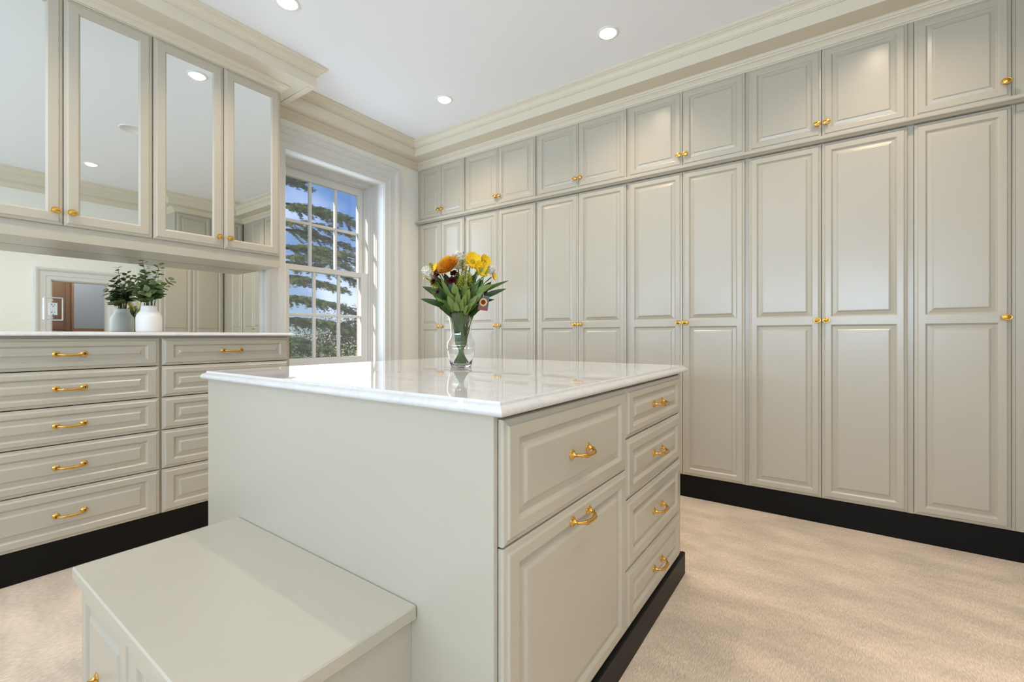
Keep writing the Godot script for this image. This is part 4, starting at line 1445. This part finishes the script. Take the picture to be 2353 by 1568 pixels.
func eucalyptus() -> void:
	var at := Vector3(0.906, 1.1192, -3.19)
	var v := thing("ceramic_vase", "white bottle-shaped ceramic vase of leafy branches on the dresser", "vase", at)
	var st := tool_new()
	lathe(st, [[0.0, 0.0], [0.052, 0.0], [0.0585, 0.004], [0.0600, 0.012], [0.0605, 0.070], [0.0600, 0.085], [0.0570, 0.097], [0.0500, 0.110], [0.0415, 0.121], [0.0375, 0.130], [0.0365, 0.142], [0.0370, 0.150], [0.0355, 0.1515], [0.0335, 0.150], [0.0330, 0.135], [0.040, 0.115], [0.053, 0.09], [0.055, 0.02], [0.0, 0.012]], 40)
	part("vase_body", done(st), M.ceramic, v)
	# branch: tip across, height, towards the viewer; pairs of leaves; leaf size
	var br := [
		[-0.030, 0.405, 0.010, 9, 0.034, "tallest leafy branch, rising left of the vase mouth"],
		[0.068, 0.385, 0.000, 8, 0.036, "leafy branch rising to the right, second tallest"],
		[0.005, 0.335, 0.040, 7, 0.050, "short dense branch in the middle of the white vase"],
		[-0.105, 0.285, -0.035, 7, 0.044, "leafy branch leaning left towards the mirror"],
		[0.075, 0.275, 0.040, 6, 0.054, "broad-leaved branch bending right over the vase"],
		[-0.055, 0.255, 0.050, 5, 0.054, "broad-leaved branch bending left over the vase rim"],
		[0.045, 0.225, 0.065, 4, 0.056, "low branch drooping over the front of the vase"],
		[-0.160, 0.330, -0.110, 8, 0.036, "thin branch reaching far left, close to the mirror"],
		[-0.01, 0.27, -0.07, 6, 0.05, "dense branch behind the others, facing the mirror"],
		[0.09, 0.30, -0.05, 6, 0.046, "branch at the back right, facing the mirror"],
	]
	for i in br.size():
		var b = br[i]
		var tip: Vector3 = at + RIGHT * b[0] + Vector3.UP * b[1] + TOWARD * b[2]
		var a := TAU * i / 10.0
		var foot := at + Vector3(cos(a) * 0.02, 0.02, sin(a) * 0.02)
		var rim := at + Vector3(0, 0.148, 0) + (RIGHT * clampf(b[0] * 0.25, -0.022, 0.022) + TOWARD * clampf(b[2] * 0.25, -0.02, 0.02))
		var t := thing("eucalyptus_branch", b[5], "branch", foot, 0.0, "leafy branches in the white vase")
		var pts := [Vector3.ZERO]
		for q in stem_points(rim, rim + Vector3.UP * (b[1] - 0.15) * 0.65, tip, 12):
			pts.append(q - foot)
		st = tool_new()
		var rr := []
		for q in pts.size():
			rr.append(lerpf(0.0026, 0.0010, float(q) / pts.size()))
		tube(st, pts, rr, 6)
		part("stem", done(st), M.twig, t)
		var g := RandomNumberGenerator.new()
		g.seed = 40 + i
		for k in b[3] + 1:
			var f := lerpf(0.30, 1.0, float(k) / b[3])
			var u := f * (pts.size() - 1)
			var j := mini(int(u), pts.size() - 2)
			var p: Vector3 = (pts[j] as Vector3).lerp(pts[j + 1], u - j)
			var ax: Vector3 = ((pts[j + 1] as Vector3) - (pts[j] as Vector3)).normalized()
			var az: float = k * 1.5708 + i * 1.1
			for s in [0.0, PI]:
				var bs := aim(ax, TOWARD)
				var out: Vector3 = bs.x * cos(az + s) + bs.z * sin(az + s)
				var d: Vector3 = (out + ax * g.randf_range(0.2, 0.7)).normalized()
				var size: float = b[4] * lerpf(1.3, 0.72, f) * g.randf_range(0.85, 1.1)
				var q := snappedf(size, 0.004)
				var lf := part("leaf", leaf_mesh(q, q * 0.86, 0.12, 0.18, 0.80), M.euca if g.randf() < 0.7 else M.euca2, t)
				lf.transform = Transform3D(aim(d, (ax * 0.6 + Vector3.UP * 0.5 + TOWARD * 0.5).normalized()), p + d * 0.004)


# ------------------------------------------------------------------ garden
func view_point(px: float, depth: float, y: float) -> Vector3:
	var u := (px - IMG_W / 2) / CAM_F
	var p := (RIGHT * u + Vector3(0.816, 0, -0.578)) * depth
	return Vector3(p.x, y, p.z)


func outside() -> void:
	struct("ground", box_mesh(Vector3(-40, -3.4, -90), Vector3(90, -3.2, -3.9)), M.ground, "green garden ground far below the window", "ground")
	struct("added_sun_blocker", box_mesh(Vector3(-7.2, -3.2, -5.2), Vector3(-7.0, 5.2, 3.0)), M.outer, "unseen added wall that keeps the sun out of the left windows", "wall")  # added out of view, keeps the sun off the unseen left windows
	# tuft of cedar needles
	var st := tool_new()
	var g := RandomNumberGenerator.new()
	g.seed = 77
	for k in 34:
		var a := g.randf() * TAU
		var e := g.randf_range(-0.3, 1.2)
		var d := Vector3(cos(a) * cos(e), sin(e), sin(a) * cos(e))
		var s := d.cross(Vector3(g.randf() - 0.5, g.randf() - 0.5, g.randf() - 0.5)).normalized()
		tri(st, s * 0.0026, s * -0.0026, d * g.randf_range(0.030, 0.062), Vector3.UP)
	var tuft := done(st)
	cedar("cedar_tree", "large dark cedar with layered drooping branches outside the window", view_point(622, 12.0, -3.2), 10.2, [[5.25, 1.1], [4.55, 2.35], [4.0, 2.3], [3.5, 2.4], [3.15, 2.3], [2.6, 2.0], [2.1, 2.4], [1.5, 2.2], [0.9, 2.1], [6.2, 1.2], [7.0, 0.9]], tuft, Color(0.045, 0.105, 0.055), Color(0.25, 0.34, 0.13), 5)
	cedar("conifer_tree", "dense conifer low at the left of the window, below the cedar", view_point(660, 8.2, -3.2), 4.3, [[0.95, 0.35], [0.72, 0.5], [0.5, 0.65], [0.25, 0.75], [0.0, 0.85], [-0.3, 0.9], [-0.65, 0.95], [-1.0, 1.0], [-1.5, 1.0], [-2.0, 1.0]], tuft, Color(0.05, 0.12, 0.06), Color(0.20, 0.31, 0.14), 9)
	shrub("shrub", "sunlit light green bush at the bottom right of the window", view_point(808, 9.6, -3.2), Vector3(1.25, 4.02, 1.1), 16000, Color(0.16, 0.22, 0.07), Color(0.34, 0.40, 0.17), 0.036, 13)
	shrub("shrub", "darker green bush behind the sunlit one, left of it", view_point(748, 12.5, -3.2), Vector3(1.3, 4.15, 1.3), 9000, Color(0.06, 0.11, 0.05), Color(0.13, 0.19, 0.08), 0.05, 14)
	shrub("far_tree", "grey-green tree in the distance, right of the window view", view_point(815, 30.0, -3.2), Vector3(3.2, 6.3, 3.0), 7000, Color(0.14, 0.18, 0.13), Color(0.28, 0.30, 0.22), 0.13, 15)
	shrub("far_tree", "grey-green tree in the distance, in the middle of the view", view_point(735, 34.0, -3.2), Vector3(3.6, 5.2, 3.0), 7000, Color(0.12, 0.17, 0.13), Color(0.24, 0.28, 0.20), 0.13, 16)


func scatter(parent: Node, called: String, mesh: Mesh, places: Array, colors: Array) -> void:
	var mm := MultiMesh.new()
	mm.transform_format = MultiMesh.TRANSFORM_3D
	mm.use_colors = true
	mm.mesh = mesh
	mm.instance_count = places.size()
	for i in places.size():
		mm.set_instance_transform(i, places[i])
		mm.set_instance_color(i, colors[i])
	var o := MultiMeshInstance3D.new()
	o.name = called
	o.multimesh = mm
	o.material_override = M.needle
	o.set_meta("kind", "stuff")
	parent.add_child(o, true)


func cedar(called: String, label: String, at: Vector3, h: float, layers: Array, tuft: Mesh, c0: Color, c1: Color, sd: int) -> void:
	var t := thing(called, label, "tree", at)
	var g := RandomNumberGenerator.new()
	g.seed = sd
	var st := tool_new()
	tube(st, [Vector3.ZERO, Vector3(0, h * 0.5, 0), Vector3(0.05, h, 0)], [h * 0.026, h * 0.016, 0.02], 10)
	part("trunk", done(st), M.bark, t)
	var places := []
	var cols := []
	var n := layers.size() * 2
	for i in n:
		var y: float = layers[i / 2][0] - at.y + g.randf_range(-0.10, 0.10)
		# the branches lean to the side that the window shows
		var az: float = atan2(RIGHT.z, RIGHT.x) + ([0.1, -0.75][i % 2] as float) + g.randf_range(-0.22, 0.22)
		var dir := Vector3(cos(az), 0, sin(az))
		var l: float = layers[i / 2][1] * g.randf_range(0.82, 1.1)
		var pts := []
		var rr := []
		for k in 8:
			var u := k / 7.0
			pts.append(Vector3(0, y, 0) + dir * l * u + Vector3.UP * (0.16 * u - 0.30 * u * u) * l)
			rr.append(lerpf(0.032, 0.006, u) * (h / 8.0))
		st = tool_new()
		tube(st, pts, rr, 5)
		var twigs := 22
		for k in twigs:
			var u := lerpf(0.16, 1.0, (k + g.randf()) / twigs)
			var j := mini(int(u * 7), 6)
			var p: Vector3 = (pts[j] as Vector3).lerp(pts[j + 1], u * 7 - j)
			for s in [-1.0, 1.0]:
				var side: Vector3 = dir.cross(Vector3.UP) * s
				var td: Vector3 = (side * g.randf_range(0.55, 1.0) + dir * g.randf_range(0.3, 0.9) + Vector3.UP * g.randf_range(-0.42, 0.02)).normalized()
				var tl := l * g.randf_range(0.14, 0.30) * (1.15 - 0.7 * absf(u - 0.35))
				var e := p + td * tl
				var tint := c0.lerp(c1, pow(g.randf(), 1.6))  # twig tones run at random from shaded green to sunlit green
				tube(st, [p, e], [0.006, 0.003], 3, false)
				var m := int(tl / 0.015)
				for q in m:
					var w := (q + g.randf()) / m
					var pos := p.lerp(e, w) + Vector3(g.randf_range(-0.03, 0.03), g.randf_range(-0.04, 0.03), g.randf_range(-0.03, 0.03)) + Vector3.UP * -0.12 * w * w * tl
					var sc := g.randf_range(0.8, 1.35)
					places.append(Transform3D(Basis(Vector3.UP, g.randf() * TAU).scaled(Vector3(sc, sc * 0.8, sc)), pos))
					cols.append(tint * g.randf_range(0.75, 1.25))
		part("branch", done(st), M.bark, t)
	scatter(t, "needles", tuft, places, cols)


func shrub(called: String, label: String, at: Vector3, size: Vector3, n: int, c0: Color, c1: Color, leaf: float, sd: int) -> void:
	var t := thing(called, label, "tree" if called == "far_tree" else "bush", at)
	var g := RandomNumberGenerator.new()
	g.seed = sd
	var noise := FastNoiseLite.new()
	noise.seed = sd
	noise.frequency = 1.1 / size.x
	var st := tool_new()
	var stems := 5
	for k in stems:
		var a := TAU * k / stems
		tube(st, [Vector3(cos(a) * 0.1, 0, sin(a) * 0.1), Vector3(cos(a) * size.x * 0.45, size.y * 0.75, sin(a) * size.z * 0.45)], [0.05, 0.02], 6)
	part("stems", done(st), M.bark, t)
	var places := []
	var cols := []
	var cy := size.y * 0.55
	for i in n:
		var y := g.randf_range(-1.0, 1.0)
		var a := g.randf() * TAU
		var d := Vector3(cos(a) * sqrt(1 - y * y), y, sin(a) * sqrt(1 - y * y))
		var bump := 1.0 + 0.30 * noise.get_noise_3dv(d * size.x * 3.0)
		var depth := 1.0 - 0.32 * pow(g.randf(), 2.0)
		var p := Vector3(0, cy, 0) + d * Vector3(size.x, size.y * 0.45, size.z) * bump * depth
		var nrm := (d + Vector3(g.randf() - 0.5, g.randf() - 0.5, g.randf() - 0.5) * 1.3).normalized()
		var b := aim(Vector3(g.randf() - 0.5, g.randf() - 0.3, g.randf() - 0.5), nrm)
		places.append(Transform3D(b.scaled(Vector3.ONE * g.randf_range(0.7, 1.3)), p))
		cols.append(c0.lerp(c1, g.randf()))
	scatter(t, "leaves", leaf_mesh(leaf, leaf * 0.5, 0.1, 0.2, 0.7), places, cols)
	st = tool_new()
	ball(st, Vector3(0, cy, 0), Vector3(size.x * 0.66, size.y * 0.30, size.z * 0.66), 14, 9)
	part("dark_core", done(st), mat(Color(0.05, 0.08, 0.04), 0.95), t)  # solid dark core, closes the see-through gaps between the leaves
